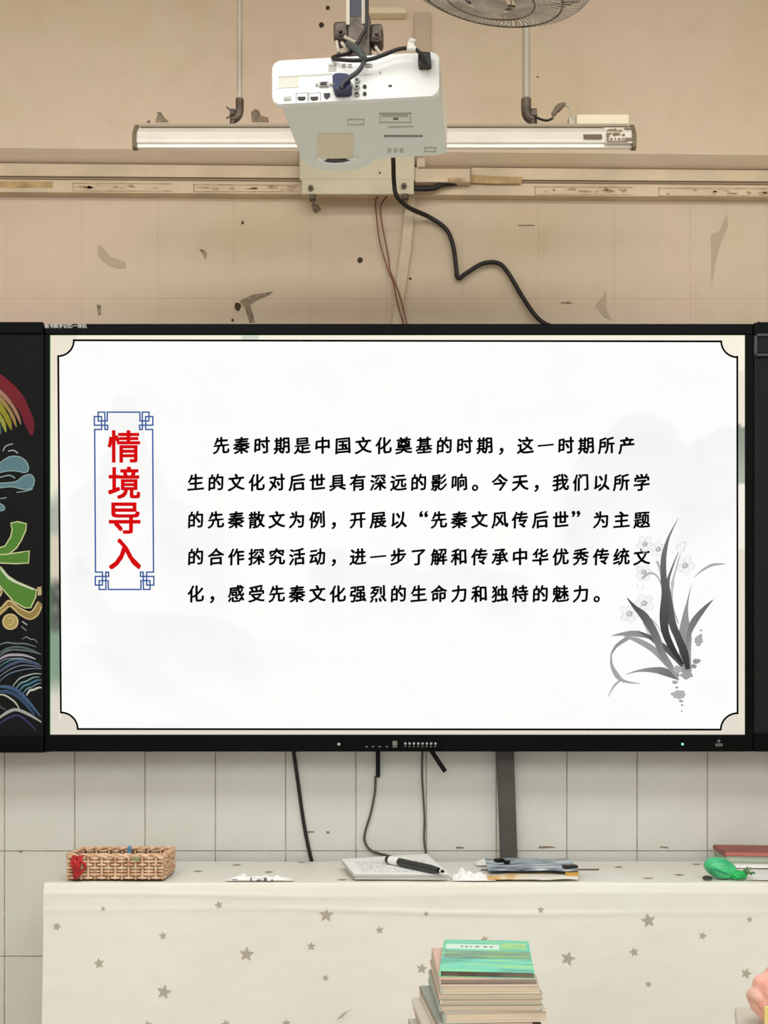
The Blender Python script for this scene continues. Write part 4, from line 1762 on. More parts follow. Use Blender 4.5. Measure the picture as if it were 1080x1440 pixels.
# join side to top edge
top0 = [0 * 1 + j * (NX + 1) for j in range(13)]
b0 = len(verts)
for i in range(nS + 1):
    y = YF + (YB - YF) * i / nS
    verts.append((XL, max(YF + .001, y), TZ - .0015))
for i in range(nS):
    faces.append((base + i, base + i + 1, b0 + i + 1, b0 + i))
me = bpy.data.meshes.new('tablecloth')
me.from_pydata(verts, [], faces)
cl = link('tablecloth', me, M_CLOTH, smooth=True, loc=((XL + XR) / 2, (YF + YB) / 2, TZ))
tag(cl, 'cream plastic tablecloth printed with grey stars, covering the table', 'tablecloth')
M_STAR = mat('grey_star_print', (180, 171, 155), rough=.5)
STARS = [(146, 1277, 3.5), (308, 1272, 6), (81, 1302, 6.5), (230, 1315, 6), (141, 1353, 8), (347, 1341, 11), (232, 1393, 11), (210, 1439, 7), (318, 1439, 6.5), (403, 1438, 6.5),
         (459, 1286, 11), (599, 1284, 4), (760, 1279, 5.5), (911, 1294, 11), (1053, 1292, 4.5), (987, 1315, 6), (534, 1307, 6), (438, 1330, 6.5), (681, 1320, 6), (593, 1360, 8),
         (798, 1347, 11), (891, 1338, 7), (911, 1383, 5), (1047, 1367, 8), (458, 1374, 5), (1120, 1330, 8), (1180, 1290, 6), (1140, 1400, 10), (505, 1450, 10), (860, 1470, 10)]
bm = B()
FDp = CY * -1 + YF                    # distance of the hanging front
for k, (cx, cy, R_) in enumerate(STARS):
    rot = random.Random(k).uniform(-.35, .35)
    ring_ = []
    for q in range(10):
        a = rot - math.pi / 2 + q * math.pi / 5
        r_ = R_ if q % 2 == 0 else R_ * .42
        px_, py_ = cx + r_ * math.cos(a), cy + r_ * math.sin(a)
        v = P(px_, py_, FDp)
        ring_.append((v.x, v.z))
    cc = P(cx, cy, FDp)

    def yof(x, z):
        return YF - sag(x, z) + sag(x, TZ) * .9 * (1 - sm(0, .03, TZ - z)) - .0013
    bm = B()
    c0 = bm.verts.new((cc.x, yof(cc.x, cc.z), cc.z))
    vv = [bm.verts.new((x, yof(x, z), z)) for x, z in ring_]
    for q in range(10):
        bm.faces.new((c0, vv[q], vv[(q + 1) % 10]))
    obj('printed_star', bm, M_STAR, cl)
for k, (px_, py_) in enumerate(((333, 1218), (279, 1227), (378, 1228), (424, 1214), (482, 1239), (979, 1217), (911, 1237), (600, 1216), (870, 1221), (955, 1232))):
    dd = .424 * F / (py_ - HOR)
    dd = min(dd, 3.10)
    c = Vector(((px_ - 540) * dd / F, CY + dd, TZ + .0016))
    c.y = max(YF + .02, min(YB - .02, c.y))
    bm = B()
    vv = []
    for q in range(10):
        a = .3 * k + q * math.pi / 5
        r_ = .018 if q % 2 == 0 else .0075
        vv.append(bm.verts.new(c + Vector((r_ * math.cos(a), r_ * math.sin(a) * .9, 0))))
    c0 = bm.verts.new(c)
    for q in range(10):
        bm.faces.new((c0, vv[q], vv[(q + 1) % 10]))
    obj('printed_star', bm, M_STAR, cl)
# torn curl low on the cloth
bm = B()
q = [P(x, y, FDp - .036) for x, y in ((473, 1434), (483, 1424), (498, 1418), (489, 1423), (480, 1432))]
bm.faces.new([bm.verts.new(v) for v in q])
obj('torn_curl', bm, mat('grey_tear', (184, 178, 166), rough=.7), cl)
q = None


def T(px, y, z=TZ):
    """point on the table plane: column px at world y, height z"""
    return Vector(((px - 540) * (y - CY) / F, y, z))


# ---- wicker basket
ZT = TZ + .0035
bw0, bw1 = T(92, -.41).x, T(232, -.41).x
bk = thing('wicker_basket', 'small rectangular woven wicker basket at table left end', 'basket', ((bw0 + bw1) / 2, -.335, ZT))
H = .064
yF_, yB_ = -.41, -.265
M1 = M_WICKER


def rim_path(z, grow=0.0):
    x0_, x1_, y0_, y1_ = bw0 + .006 - grow, bw1 - .006 + grow, yF_ - grow, yB_ + grow
    return [(x0_, y0_, z), (x1_, y0_, z), (x1_, y1_, z), (x0_, y1_, z)]


bm = B()
box(bm, bw0 + .004, bw1 - .004, yF_ + .003, yB_ - .003, ZT, ZT + .004, .001)
obj('base', bm, M_WICKER_D, bk)
# stakes (uprights)
per = []
nF, nD = 15, 9
x0_, x1_ = bw0 + .006, bw1 - .006
for i in range(nF):
    per.append((x0_ + (x1_ - x0_) * i / (nF - 1), yF_, 'f'))
for i in range(1, nD):
    per.append((x1_, yF_ + (yB_ - yF_) * i / (nD - 1), 's'))
for i in range(1, nF):
    per.append((x1_ - (x1_ - x0_) * i / (nF - 1), yB_, 'b'))
for i in range(1, nD - 1):
    per.append((x0_, yB_ - (yB_ - yF_) * i / (nD - 1), 's'))
for i, (x, y, s) in enumerate(per):
    bm = B()
    cyl(bm, (x, y, ZT + .002), (x, y, ZT + H - .004), .0032, 6)
    obj('stake', bm, M_WICKER, bk)
# weavers: flat strands going in and out round the stakes
n_row = 7
for r in range(n_row):
    bm = B()
    z = ZT + .006 + (H - .016) * r / (n_row - 1)
    pts = []
    m_ = len(per)
    for i in range(m_):
        x, y, s = per[i]
        o_ = .0042 * (1 if (i + (r // 2) * 1 + (1 if r % 4 == 1 else 0)) % 2 else -1)
        cx_, cy_b = (bw0 + bw1) / 2, (yF_ + yB_) / 2
        if s == 'f':
            y -= o_
        elif s == 'b':
            y += o_
        else:
            x += o_ * (1 if x > cx_ else -1)
        pts.append((x, y, z))
    pts.append(pts[0])
    tube(bm, pts, .0036 if r % 2 else .003, 6, 3)
    obj('woven_strand', bm, M_WICKER if r % 3 else mat('pale_wicker', (236, 206, 172), rough=.7, var=.15, scale=40), bk, smooth=True)
bm = B()
for k in range(2):
    pts = []
    tot = 120
    corners_ = rim_path(ZT + H - .004)
    for i in range(tot + 1):
        u = i / tot * 4
        e = int(u) % 4
        fcc = u - int(u)
        a, b = Vector(corners_[e]), Vector(corners_[(e + 1) % 4])
        p = a.lerp(b, fcc)
        an = i * .9 + k * math.pi
        nrm = Vector((0, 1, 0)) if e % 2 == 0 else Vector((1, 0, 0))
        pts.append(p + nrm * .003 * math.cos(an) + Vector((0, 0, .003 * math.sin(an))))
    tube(bm, pts, .0038, 6, 0)
obj('plaited_rim', bm, M_WICKER, bk, smooth=True)
# dark walls behind the strands; their colour stands in for the shade between
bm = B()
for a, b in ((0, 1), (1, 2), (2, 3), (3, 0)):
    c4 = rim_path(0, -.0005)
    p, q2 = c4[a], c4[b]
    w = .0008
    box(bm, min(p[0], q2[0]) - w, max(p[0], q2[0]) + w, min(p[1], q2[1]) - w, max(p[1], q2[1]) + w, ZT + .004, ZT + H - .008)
obj('shade_walls', bm, M_WICKER_D, bk)
# red ribbon at the basket's left corner
M_RED = mat('red_cord', (204, 44, 48), rough=.6, var=.25, scale=50)
bm = B()
rx_ = T(108, -.42).x
r7 = random.Random(7)
for k in range(7):
    xx = rx_ + r7.uniform(-.010, .014)
    tube(bm, [(xx, yF_ + .002, ZT + H - .002), (xx + r7.uniform(-.004, .004), yF_ - .013, ZT + H - .012), (xx + r7.uniform(-.010, .012), yF_ - .015, ZT + .035), (rx_ + r7.uniform(-.006, .004), yF_ - .014, ZT + r7.uniform(.004, .02))], .0036, 6, 4)
tag(obj('red_cord', bm, M_RED, smooth=True, loc=(rx_, yF_ - .012, ZT)), 'red knotted cord hanging over the basket front', 'cord')


def peg(name, px, py, d, label, cat, m, w, h, th, rot=0):
    c = P(px, py, d)
    bm = B()
    box(bm, -w / 2, w / 2, -th / 2, th / 2, -h / 2, h / 2, min(w, h, th) * .25, Matrix.Translation(c) @ Matrix.Rotation(rot, 4, 'Y'))
    return tag(obj(name, bm, m, loc=c), label, cat)


bm = B()
c = P(182, 1193, 2.86)
cyl(bm, c + Vector((-.002, 0, -.056)), c + Vector((0, 0, .001)), .0055, 10)
cyl(bm, c + Vector((0, 0, .001)), c + Vector((.001, 0, .007)), .0055, 10, .003)
tag(obj('blue_marker', bm, mat('blue_plastic', (96, 150, 184), rough=.4), loc=c + Vector((0, 0, -.056))), 'blue marker standing up inside the wicker basket', 'marker')
c = P(193, 1206.5, 2.745)
bm = B()
box(bm, -.0075, .0075, -.001, .001, -.005, .004, .0004, Matrix.Translation(c + Vector((0, -.012, 0))))
tag(obj('green_tag', bm, mat('olive_green_tag', (136, 150, 96), rough=.5), loc=c + Vector((0, -.012, 0))), 'small green tag on the front rim of basket', 'tag')
for k, (px_, col, lb_) in enumerate(((150, (206, 96, 70), 'orange'), (205, (190, 70, 66), 'dark red'), (165, (74, 68, 62), 'black'))):
    bm = B()
    c = T(px_, -.33, ZT + .0105)
    cyl(bm, c + Vector((-.03, .02 * (k - 1), 0)), c + Vector((.03, .02 * (k - 1) + .006, .0)), .006, 10)
    tag(obj('crayon', bm, mat(lb_ + '_crayon', col, rough=.5), loc=c), lb_ + ' crayon lying inside the wicker basket', 'crayon')

# ---- crumpled things on the table


def crumple(name, label, cat, x0_, x1_, y0_, y1_, h, m, seed=0, nx=26, ny=14, group=None, base=None, flatn=.2):
    """a crumpled sheet between world bounds; ridged folds of height h"""
    base = TZ + .003 if base is None else base
    vs, fs = [], []
    for j in range(ny + 1):
        for i in range(nx + 1):
            u, v = i / nx, j / ny
            x = x0_ + (x1_ - x0_) * u + .008 * noise.noise(Vector((u * 5, v * 5, seed + 3)))
            y = y0_ + (y1_ - y0_) * v + .008 * noise.noise(Vector((u * 5, v * 5, seed + 8)))
            e = min(1, min(u, 1 - u) * 5) * min(1, min(v, 1 - v) * 4)
            n_ = abs(noise.noise(Vector((u * 6, v * 4, seed)))) * 1.5 + .5 * abs(noise.noise(Vector((u * 16, v * 10, seed + 1))))
            vs.append((x, y, base + h * (flatn + n_) * e + .0008))
    for j in range(ny):
        for i in range(nx):
            a = j * (nx + 1) + i
            fs.append((a, a + 1, a + nx + 2, a + nx + 1))
    me = bpy.data.meshes.new(name)
    me.from_pydata(vs, [], fs)
    o = link(name, me, m, loc=((x0_ + x1_) / 2, (y0_ + y1_) / 2, base))
    o.modifiers.new('thickness', 'SOLIDIFY').thickness = .0008
    return tag(o, label, cat, group)


M_FILM = mat('white_plastic_film', (244, 243, 240), rough=.3, spec=.5)
wr_ = crumple('plastic_wrapper', 'crumpled white plastic wrapper at table edge beside basket', 'wrapper', T(318, -.40).x, T(413, -.40).x, -.418, -.385, .010, M_FILM, 3)
bm = B()
for k, (a, b, yy_) in enumerate(((326, 334, -.417), (352, 354, -.420), (361, 367, -.421), (371, 375, -.419), (381, 384, -.420))):
    p, q2 = T(a, yy_), T(b, yy_)
    box(bm, p.x, q2.x, yy_ - .001, yy_ + .004, TZ + .003, TZ + .006 + .004 * (k % 2), .0005)
obj('dark_print', bm, mat('grey_wrapper_print', (104, 104, 98), rough=.6), wr_)
crumple('tissue_paper', 'crumpled white tissue between the notebook and magazines', 'tissue', T(636, -.40).x, T(696, -.40).x, -.42, -.34, .016, M_PAPER, 11)

# ---- open paper pad with black marker


def yawbox(name, cx, cy, z0, z1, w, dpt, rz, m, parent=None, bev=.0008, loc=None, bow=0.0):
    bm = B()
    M_ = Matrix.Translation((cx, cy, 0)) @ Matrix.Rotation(rz, 4, 'Z')
    box(bm, -w / 2, w / 2, -dpt / 2, dpt / 2, z0, z1, bev, M_)
    return obj(name, bm, m, parent, loc=loc)


pad = thing('paper_pad', 'thick open pad of written white sheets on table', 'notebook', (T(555, -.33).x, -.31, TZ + .003))
# wedge-shaped stack: outline seen in the photo, corner at the back right
padpts = [(T(498, -.40).x, -.405), (T(632, -.40).x, -.412), (T(600, -.12).x, -.12), (T(480, -.20).x, -.20)]
bm = B()
for k in range(5):
    z0_ = TZ + .004 + k * .0024
    j = random.Random(k)
    prism_z(bm, [(x + j.uniform(-.003, .003), y + j.uniform(-.003, .003)) for x, y in padpts], z0_, z0_ + .0019)


def lift(bm):
    for v in bm.verts:
        v.co.z += .014 * max(0, (v.co.y + .412) / .29)


lift(bm)
obj('sheets', bm, mat('pad_sheet_edges', (214, 212, 206), rough=.8), pad)
bm = B()
vs = [bm.verts.new((x, y, TZ + .0165)) for x, y in padpts]
vs2 = [bm.verts.new((x, y, TZ + .0175)) for x, y in padpts]
bm.faces.new(vs)
bm.faces.new(vs2)
for i in range(4):
    bm.faces.new((vs[i], vs[(i + 1) % 4], vs2[(i + 1) % 4], vs2[i]))
lift(bm)
obj('top_sheet', bm, M_PAPER, pad)
bm = B()
j = random.Random(9)
for r in range(9):
    v = .12 + r * .075
    x = .12
    while x < .85:
        w = j.uniform(.02, .07)
        def bil(u, v):
            a = Vector(padpts[0]).lerp(Vector(padpts[1]), u)
            b = Vector(padpts[3]).lerp(Vector(padpts[2]), u)
            p = a.lerp(b, v)
            return (p.x, p.y, TZ + .0179)
        if j.random() < .75:
            bm.faces.new([bm.verts.new(bil(*q)) for q in ((x, v), (x + w, v), (x + w, v + .018), (x, v + .018))])
        x += w + .02
lift(bm)
obj('handwriting', bm, mat('faint_handwriting', (186, 186, 188), rough=.8), pad)
mk = thing('black_marker', 'black whiteboard marker with white band on the paper pad', 'marker', (T(585, -.36).x, -.36, TZ + .0178))
p0 = Vector((T(545, -.27).x, -.27, TZ + .0178 + .0182))
p1 = Vector((T(617, -.418).x, -.418, TZ + .0178 + .0104))
dr = (p1 - p0).normalized()
bm = B()
cyl(bm, p0, p0.lerp(p1, .86), .0102, 16)
cyl(bm, p0.lerp(p1, .86), p1, .0102, 16, .0075)
obj('barrel', bm, mat('charcoal_marker_barrel', (52, 54, 52), rough=.35), mk)
bm = B()
cyl(bm, p0.lerp(p1, .06), p0.lerp(p1, .24), .0105, 16)
obj('white_band', bm, M_PAPER, mk)
bm = B()
cyl(bm, p1, p1 + dr * .008, .0062, 12, .005)
cyl(bm, p1 + dr * .010, p1 + dr * .018, .0045, 12, .0025)
obj('nib', bm, M_BLACK, mk)
bm = B()
cyl(bm, p1 + dr * .007, p1 + dr * .011, .0054, 12)
obj('nib_collar', bm, M_PAPER, mk)

# ---- magazines and wrapped papers
mg = thing('magazine', 'folded yellow-edged magazine lying at the table edge', 'magazine', (T(745, -.38).x, -.38, TZ + .003))


def sheet(name, x0_, x1_, y0_, y1_, z, amp, m, parent, seed, th=.003, skew=0.0, nx=30, ny=10):
    vs, fs = [], []
    for j in range(ny + 1):
        for i in range(nx + 1):
            u, v = i / nx, j / ny
            n_ = noise.noise(Vector((u * 4, v * 2, seed)))
            vs.append((x0_ + (x1_ - x0_) * u + skew * v, y0_ + (y1_ - y0_) * v, z + amp * (n_ + .5) + .0006))
    for j in range(ny):
        for i in range(nx):
            a = j * (nx + 1) + i
            fs.append((a, a + 1, a + nx + 2, a + nx + 1))
    me = bpy.data.meshes.new(name)
    me.from_pydata(vs, [], fs)
    o = link(name, me, m, parent)
    md = o.modifiers.new('thickness', 'SOLIDIFY')
    md.thickness = th
    md.offset = 1
    return o


def mlocal(name, c1, c2, c3, sc, st):
    m = bpy.data.materials.new(name)
    m.use_nodes = True
    nt = m.node_tree
    b = nt.nodes['Principled BSDF']
    b.inputs['Roughness'].default_value = .4
    tc = nt.nodes.new('ShaderNodeTexCoord')
    mp = nt.nodes.new('ShaderNodeMapping')
    mp.inputs['Scale'].default_value = st
    ns = nt.nodes.new('ShaderNodeTexNoise')
    ns.inputs['Scale'].default_value = sc
    ns.inputs['Detail'].default_value = 5
    cr = nt.nodes.new('ShaderNodeValToRGB')
    cr.color_ramp.elements[0].position = .36
    cr.color_ramp.elements[1].position = .62
    cr.color_ramp.elements[0].color = lin(c1)
    cr.color_ramp.elements[1].color = lin(c3)
    cr.color_ramp.elements.new(.48).color = lin(c2)
    nt.links.new(tc.outputs['Object'], mp.inputs[0])
    nt.links.new(mp.outputs[0], ns.inputs['Vector'])
    nt.links.new(ns.outputs[0], cr.inputs[0])
    nt.links.new(cr.outputs[0], b.inputs['Base Color'])
    MATS[name] = m
    return m


M_MAG = mlocal('yellow_cream_magazine_print', (222, 178, 110), (240, 226, 200), (236, 232, 224), 14, (1, 1, 1))
M_MAG2 = mlocal('blue_grey_magazine_print', (64, 76, 82), (140, 158, 172), (206, 214, 222), 16, (1, 2.4, 1))
sheet('pages', T(686, -.41).x, T(812, -.41).x, -.418, -.30, TZ + .004, .003, M_MAG, mg, 2, th=.007)
bm = B()
a_ = T(795, -.41).x
prism_z(bm, [(a_, -.417), (a_ + .032, -.415), (a_ + .046, -.33), (a_ + .012, -.33)], TZ + .013, TZ + .0185)
obj('yellow_corner', bm, mat('ochre_yellow_paper', (222, 172, 84), rough=.6, var=.1), mg)
mg2 = thing('magazine', 'blue-grey patterned magazine lying on the yellow-edged magazine', 'magazine', (T(750, -.33).x, -.33, TZ + .018))
sheet('pages', T(682, -.3).x, T(806, -.3).x, -.38, -.17, TZ + .0205, .002, M_MAG2, mg2, 6, th=.004, skew=.012)
bm = B()
box(bm, -.012, .012, -.012, .012, 0, .010, .004, Matrix.Translation((T(705, -.3).x, -.25, TZ + .0255)) @ Matrix.Rotation(.4, 4, 'Z'))
box(bm, .008, .022, -.010, .010, 0, .008, .003, Matrix.Translation((T(707, -.3).x, -.27, TZ + .0255)) @ Matrix.Rotation(-.4, 4, 'Z'))
tag(obj('binder_clip', bm, M_BLACK, loc=(T(706, -.3).x, -.26, TZ + .0255)), 'black clip on left end of the blue-grey magazine', 'clip')
bm = B()
box(bm, -.018, .018, -.012, .012, 0, .008, .003, Matrix.Translation((T(802, -.36).x, -.355, TZ + .0255)) @ Matrix.Rotation(.3, 4, 'Z'))
tag(obj('dark_block', bm, M_DGREY, loc=(T(802, -.36).x, -.355, TZ + .0255)), 'small dark block on right end of the blue-grey magazine', 'block')
bm = B()
cyl(bm, (T(676, -.33).x, -.335, TZ + .0175), (T(843, -.33).x, -.325, TZ + .0175), .0022, 8)
tag(obj('pointer_stick', bm, mat('brown_grey_stick', (96, 86, 80), rough=.5), loc=(T(757, -.31).x, -.33, TZ + .0155)), 'thin dark pointer stick lying between the two magazines', 'stick')
crumple('clear_wrapper', 'pale crumpled wrapper behind the magazines near the post', 'wrapper', T(672, -.2).x, T(716, -.2).x, -.15, -.08, .012, M_FILM, 21)

# ---- green bag
gb = thing('green_bag', 'small translucent green plastic bag at the table edge', 'bag', (T(1022, -.36).x, -.37, TZ + .003))


def lump(name, c, rx, ry, rz, m, parent, seed=0, amp=.18, fr=2.2, sub=4, rot=None, flat_z=None, loc=None, ridge=0.0):
    bm = B()
    bmesh.ops.create_icosphere(bm, subdivisions=sub, radius=1.0)
    R_ = rot or Matrix.Identity(3)
    for v in bm.verts:
        n_ = noise.noise(v.co * fr + Vector((seed, 0, 0))) + .4 * noise.noise(v.co * fr * 3 + Vector((seed, 5, 0)))
        if ridge:
            n_ += ridge / amp * abs(math.sin(9 * math.atan2(v.co.z + .9, v.co.x + .6) + 3 * v.co.x * v.co.z)) * 2
        p = v.co * (1 + amp * n_)
        p = R_ @ Vector((p.x * rx, p.y * ry, p.z * rz))
        v.co = Vector(c) + p
        if flat_z is not None and v.co.z < flat_z:
            v.co.z = flat_z + (v.co.z - flat_z) * .02
    return obj(name, bm, m, parent, smooth=True, loc=loc)


M_GREEN = mat('translucent_green_plastic', (84, 232, 156), rough=.25, var=.25, scale=18, spec=.5)
M_GREEN2 = mat('deep_green_plastic', (40, 196, 100), rough=.3, var=.3, scale=20)
lump('bag_body', T(1013, -.375, TZ + .028), .042, .035, .026, M_GREEN, gb, 3, .05, rot=Matrix.Rotation(math.radians(16), 3, 'Y'), flat_z=TZ + .0035)
lump('bag_knot', T(1037, -.39, TZ + .013), .022, .02, .011, M_GREEN2, gb, 9, .3, fr=3.5, flat_z=TZ + .0035)
bm = B()
for k in range(9):
    a = -.5 + k * .13
    st = T(1040, -.392, TZ + .012)
    tube(bm, [st, st + Vector((.014, .004 * (k - 4), .006 + .003 * math.sin(k))), st + Vector((.030 + .004 * math.sin(k * 2), .006 * (k - 4), .002 + .016 * abs(math.sin(a * 2 + .4))))], .0016, 5, 3)
obj('bag_fringe', bm, mat('dark_green_fringe', (74, 120, 78), rough=.5), gb)
bm = B()
for k in range(7):
    c = T(1004 + k * 3, -.41, TZ + .030 - k * .0018)
    tube(bm, [c + Vector((-.008, .001, .004)), c + Vector((0, -.004, .002 * math.sin(k))), c + Vector((.008, .001, -.004))], .0008, 5, 3)
obj('print_lines', bm, mat('teal_bag_print', (28, 150, 116), rough=.5), gb)
lump('dark_clod', T(995, -.40, TZ + .007), .013, .012, .006, mat('dark_olive_lump', (50, 60, 48), rough=.7), gb, 4, .2, sub=2, flat_z=TZ + .0035)

# ---- books, builder


def book(name, label, cx, cy, z, w, dpt, th, rz, cov, pages=M_PAGES, group=None, cat='book', bow=.0, covth=.0009, sub=False, inset=.002, spine=None):
    """a lying book: lower cover, page block, upper cover, spine at local -x"""
    t_ = thing(name, label, cat, (cx, cy, z), group, rz)
    nx = 10

    def slabm(x0_, x1_, y0_, y1_, z0, z1, curl=0.0):
        bm = B()
        lo_, hi_ = [], []
        for i in range(nx + 1):
            u = i / nx
            x = x0_ + (x1_ - x0_) * u
            cz = bow * math.sin(u * math.pi) + curl * (abs(u * 2 - 1) ** 4)
            for yy2 in (y0_, y1_):
                lo_.append(bm.verts.new((x, yy2, z0 + cz)))
                hi_.append(bm.verts.new((x, yy2, z1 + cz)))
        for i in range(nx):
            a, b, c, d_ = 2 * i, 2 * i + 1, 2 * i + 2, 2 * i + 3
            bm.faces.new((hi_[a], hi_[c], hi_[d_], hi_[b]))
            bm.faces.new((lo_[a], lo_[b], lo_[d_], lo_[c]))
            bm.faces.new((lo_[a], lo_[c], hi_[c], hi_[a]))
            bm.faces.new((lo_[b], hi_[b], hi_[d_], lo_[d_]))
        bm.faces.new((lo_[0], hi_[0], hi_[1], lo_[1]))
        e = 2 * nx
        bm.faces.new((lo_[e], lo_[e + 1], hi_[e + 1], hi_[e]))
        return bm
    obj('cover', slabm(-w / 2, w / 2, -dpt / 2, dpt / 2, 0, covth), cov, t_, local=True)
    obj('page_block', slabm(-w / 2 + .0015, w / 2 - inset, -dpt / 2 + inset, dpt / 2 - inset, covth, th - covth), pages, t_, local=True)
    c2 = obj('cover', slabm(-w / 2, w / 2, -dpt / 2, dpt / 2, th - covth, th), cov, t_, local=True)
    bm = B()
    cyl(bm, (-w / 2 + th * .12, -dpt / 2, th / 2), (-w / 2 + th * .12, dpt / 2, th / 2), th * .5, 10)
    for v in bm.verts:
        v.co.x = -w / 2 + (v.co.x + w / 2) * .35
        v.co.z = min(max(v.co.z, 0), th)
    obj('spine', bm, spine or cov, t_, local=True)
    return t_, c2


def cover(name, c, **k):
    return mat(name, c, rough=.5, **k)


# books at the right end of the table
zb = TZ + .003
bx_ = T(1105, -.2).x
b1, _ = book('exercise_book', 'white-edged book, lowest of the pile behind green bag', 1.050, -.128, zb, .25, .15, .012, math.radians(-4), cover('pale_book_cover', (222, 220, 206)), pages=M_PAPER, group='books on the table right end')
b2, _ = book('exercise_book', 'grey-green book, middle of the pile behind green bag', 1.046, -.126, zb + .0122, .25, .15, .018, math.radians(-5), cover('sage_book_cover', (150, 166, 144)), pages=mat('sage_pages', (196, 202, 186), rough=.8, col2=(140, 152, 130), scale=3, stretch=(1, 1, 160)), group='books on the table right end')
b3, _ = book('exercise_book', 'red-covered book, topmost of the pile behind green bag', 1.044, -.124, zb + .0304, .255, .15, .013, math.radians(-6), cover('dull_red_cover', (164, 78, 70), var=.15, scale=10), pages=mat('red_tinted_pages', (190, 120, 106), rough=.8), group='books on the table right end')
bm = B()
prism_z(bm, [(T(1045, -.37).x, -.405), (T(1160, -.37).x, -.405), (T(1160, -.2).x, -.24), (T(1052, -.2).x, -.24)], TZ + .0030, TZ + .0042)
tag(obj('paper_sheet', bm, M_PAPER, loc=(T(1100, -.37).x, -.37, TZ + .003)), 'flat white sheet in front of the red-covered book', 'paper')

# ---------------------------------------------------------------- nearer desk with the tall book pile
DZ = .60
dk = thing('student_desk', 'student desk carrying the tall book pile, below the frame', 'desk', (.42, -1.28, 0))
bm = B()
box(bm, .02, .86, -1.50, -1.075, DZ - .022, DZ, .004)
obj('desktop', bm, M_WOOD, dk)
for x in (.05, .83):
    for y in (-1.47, -1.105):
        bm = B()
        box(bm, x - .014, x + .014, y - .014, y + .014, 0, DZ - .022, .002)
        obj('leg', bm, M_STEEL, dk)
GP = 'notebooks in the tall pile before the table'
PC = [cover('cover_grey', (164, 160, 148)), cover('cover_cream', (190, 176, 154)), cover('cover_green_grey', (166, 172, 158)), cover('cover_pale_pink', (214, 178, 162)), cover('cover_brown', (146, 132, 116)), cover('cover_white', (216, 208, 196))]
SPN = [cover('spine_grey', (188, 188, 176)), cover('spine_cream', (220, 210, 194)), cover('spine_green_grey', (166, 176, 162)), cover('spine_pink', (224, 190, 172)), cover('spine_brown', (150, 140, 126)), cover('spine_white', (230, 226, 216))]
ypf = CY + 1.80
pile = [  # thickness, left px, right px at front, yaw deg, cover, depth, label
    (.0115, 604, 760, 4, 4, .25, 'brown-covered notebook, third below the grey dark-mouthed one'),
    (.0120, 598, 756, 5, 5, .25, 'white-covered notebook low in the pile'),
    (.0140, 606, 766, 4, 2, .26, 'green-grey notebook low in the pile'),
    (.0120, 610, 762, 6, 0, .25, 'grey notebook near the pile bottom edge of picture'),
    (.0120, 604, 758, 5, 5, .25, 'white-edged notebook fanned to the left near picture bottom'),
    (.0110, 616, 768, 5, 4, .25, 'brown notebook under the thick pale one'),
    (.0110, 616, 752, 5, 2, .25, 'short notebook with dark gap just under the thick pale one'),
    (.0175, 624, 771, 3, 5, .25, 'thick pale notebook sticking out furthest right'),
    (.0110, 618, 763, 1.5, 0, .25, 'fourth notebook below the green cover'),
    (.0090, 620, 763, 1, 2, .25, 'third notebook below the green cover, olive cover edges'),
    (.0090, 618, 764, 1, 1, .25, 'second notebook below the green cover, cream cover edges'),
    (.0130, 620, 761, 0.8, 5, .25, 'white-covered notebook directly under the brown-edged one'),
]
# shape of the pile: from the bottom up; labels fixed after the count
ztop_target = .778
tot_pile = sum(p[0] for p in pile) + .012 + .010
fill = ztop_target - DZ - tot_pile
names = ['lowest', 'second from the bottom', 'third from the bottom', 'fourth from the bottom', 'fifth from the bottom', 'sixth from the bottom']
z = DZ
nfill = max(1, int(round(fill / .012)))
for k in range(nfill):
    thk = fill / nfill
    book('notebook', 'notebook hidden at the pile foot, ' + names[min(k, 5)], .19 + .003 * math.sin(k * 2), ypf + .125, z, .175, .25, thk - .0002, math.radians(3 + 2 * math.sin(k)), PC[k % 6], group=GP)
    z += thk
LBL = ['thirteenth below the green-covered top book', 'twelfth below the green-covered top book', 'eleventh below the green-covered top book', 'tenth below the green-covered top book', 'white notebook fanned out left, near picture bottom', 'brown-edged notebook near picture bottom in the pile', 'green-grey narrower notebook right under the thick pale one', 'thick pale notebook sticking out furthest right in the pile',
       'grey-edged notebook resting on the thick pale notebook', 'green-grey-edged notebook, fifth from the top of the pile', 'cream-edged notebook, fourth from the top of the pile', 'thick white notebook under the pink-covered one near pile top']
for k, (thk, xl_, xr_, yw, ci, dp, _) in enumerate(pile):
    dfr = 1.80
    xa_, xb_ = (xl_ - 540) * dfr / F, (xr_ - 540) * dfr / F
    w_ = xb_ - xa_
    a = math.radians(yw)
    # keep the front edge at dfr: centre = front middle + half depth along the turned depth axis
    cx_ = (xa_ + xb_) / 2 - math.sin(a) * dp / 2
    cy_2 = ypf + math.cos(a) * dp / 2
    lbl = LBL[k] if k > 3 else 'notebook ' + LBL[k]
    book('notebook', lbl, cx_, cy_2, z, w_, dp, thk - .0002, a, PC[ci], group=GP, spine=SPN[(ci * 5 + k) % 6])
    z += thk
a = math.radians(.6)
xa_, xb_ = (619 - 540) * 1.80 / F, (757 - 540) * 1.80 / F
book('notebook', 'pink-covered notebook directly under the green-covered book', (xa_ + xb_) / 2 - math.sin(a) * .12, ypf + .004 + .12, z, xb_ - xa_, .24, .0095, a, PC[3], group=GP, pages=mat('dim_pages', (184, 170, 156), rough=.85, col2=(120, 106, 94), scale=3, stretch=(1, 1, 160)))
z += .0097
M_GCOV = mlocal('painted_green_cover', (92, 176, 150), (110, 214, 190), (150, 222, 150), 9, (1, 5, 1))
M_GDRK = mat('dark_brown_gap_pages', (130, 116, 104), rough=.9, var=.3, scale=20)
xa_, xb_ = (618 - 540) * 1.80 / F, (752 - 540) * 1.80 / F
a = math.radians(-5)
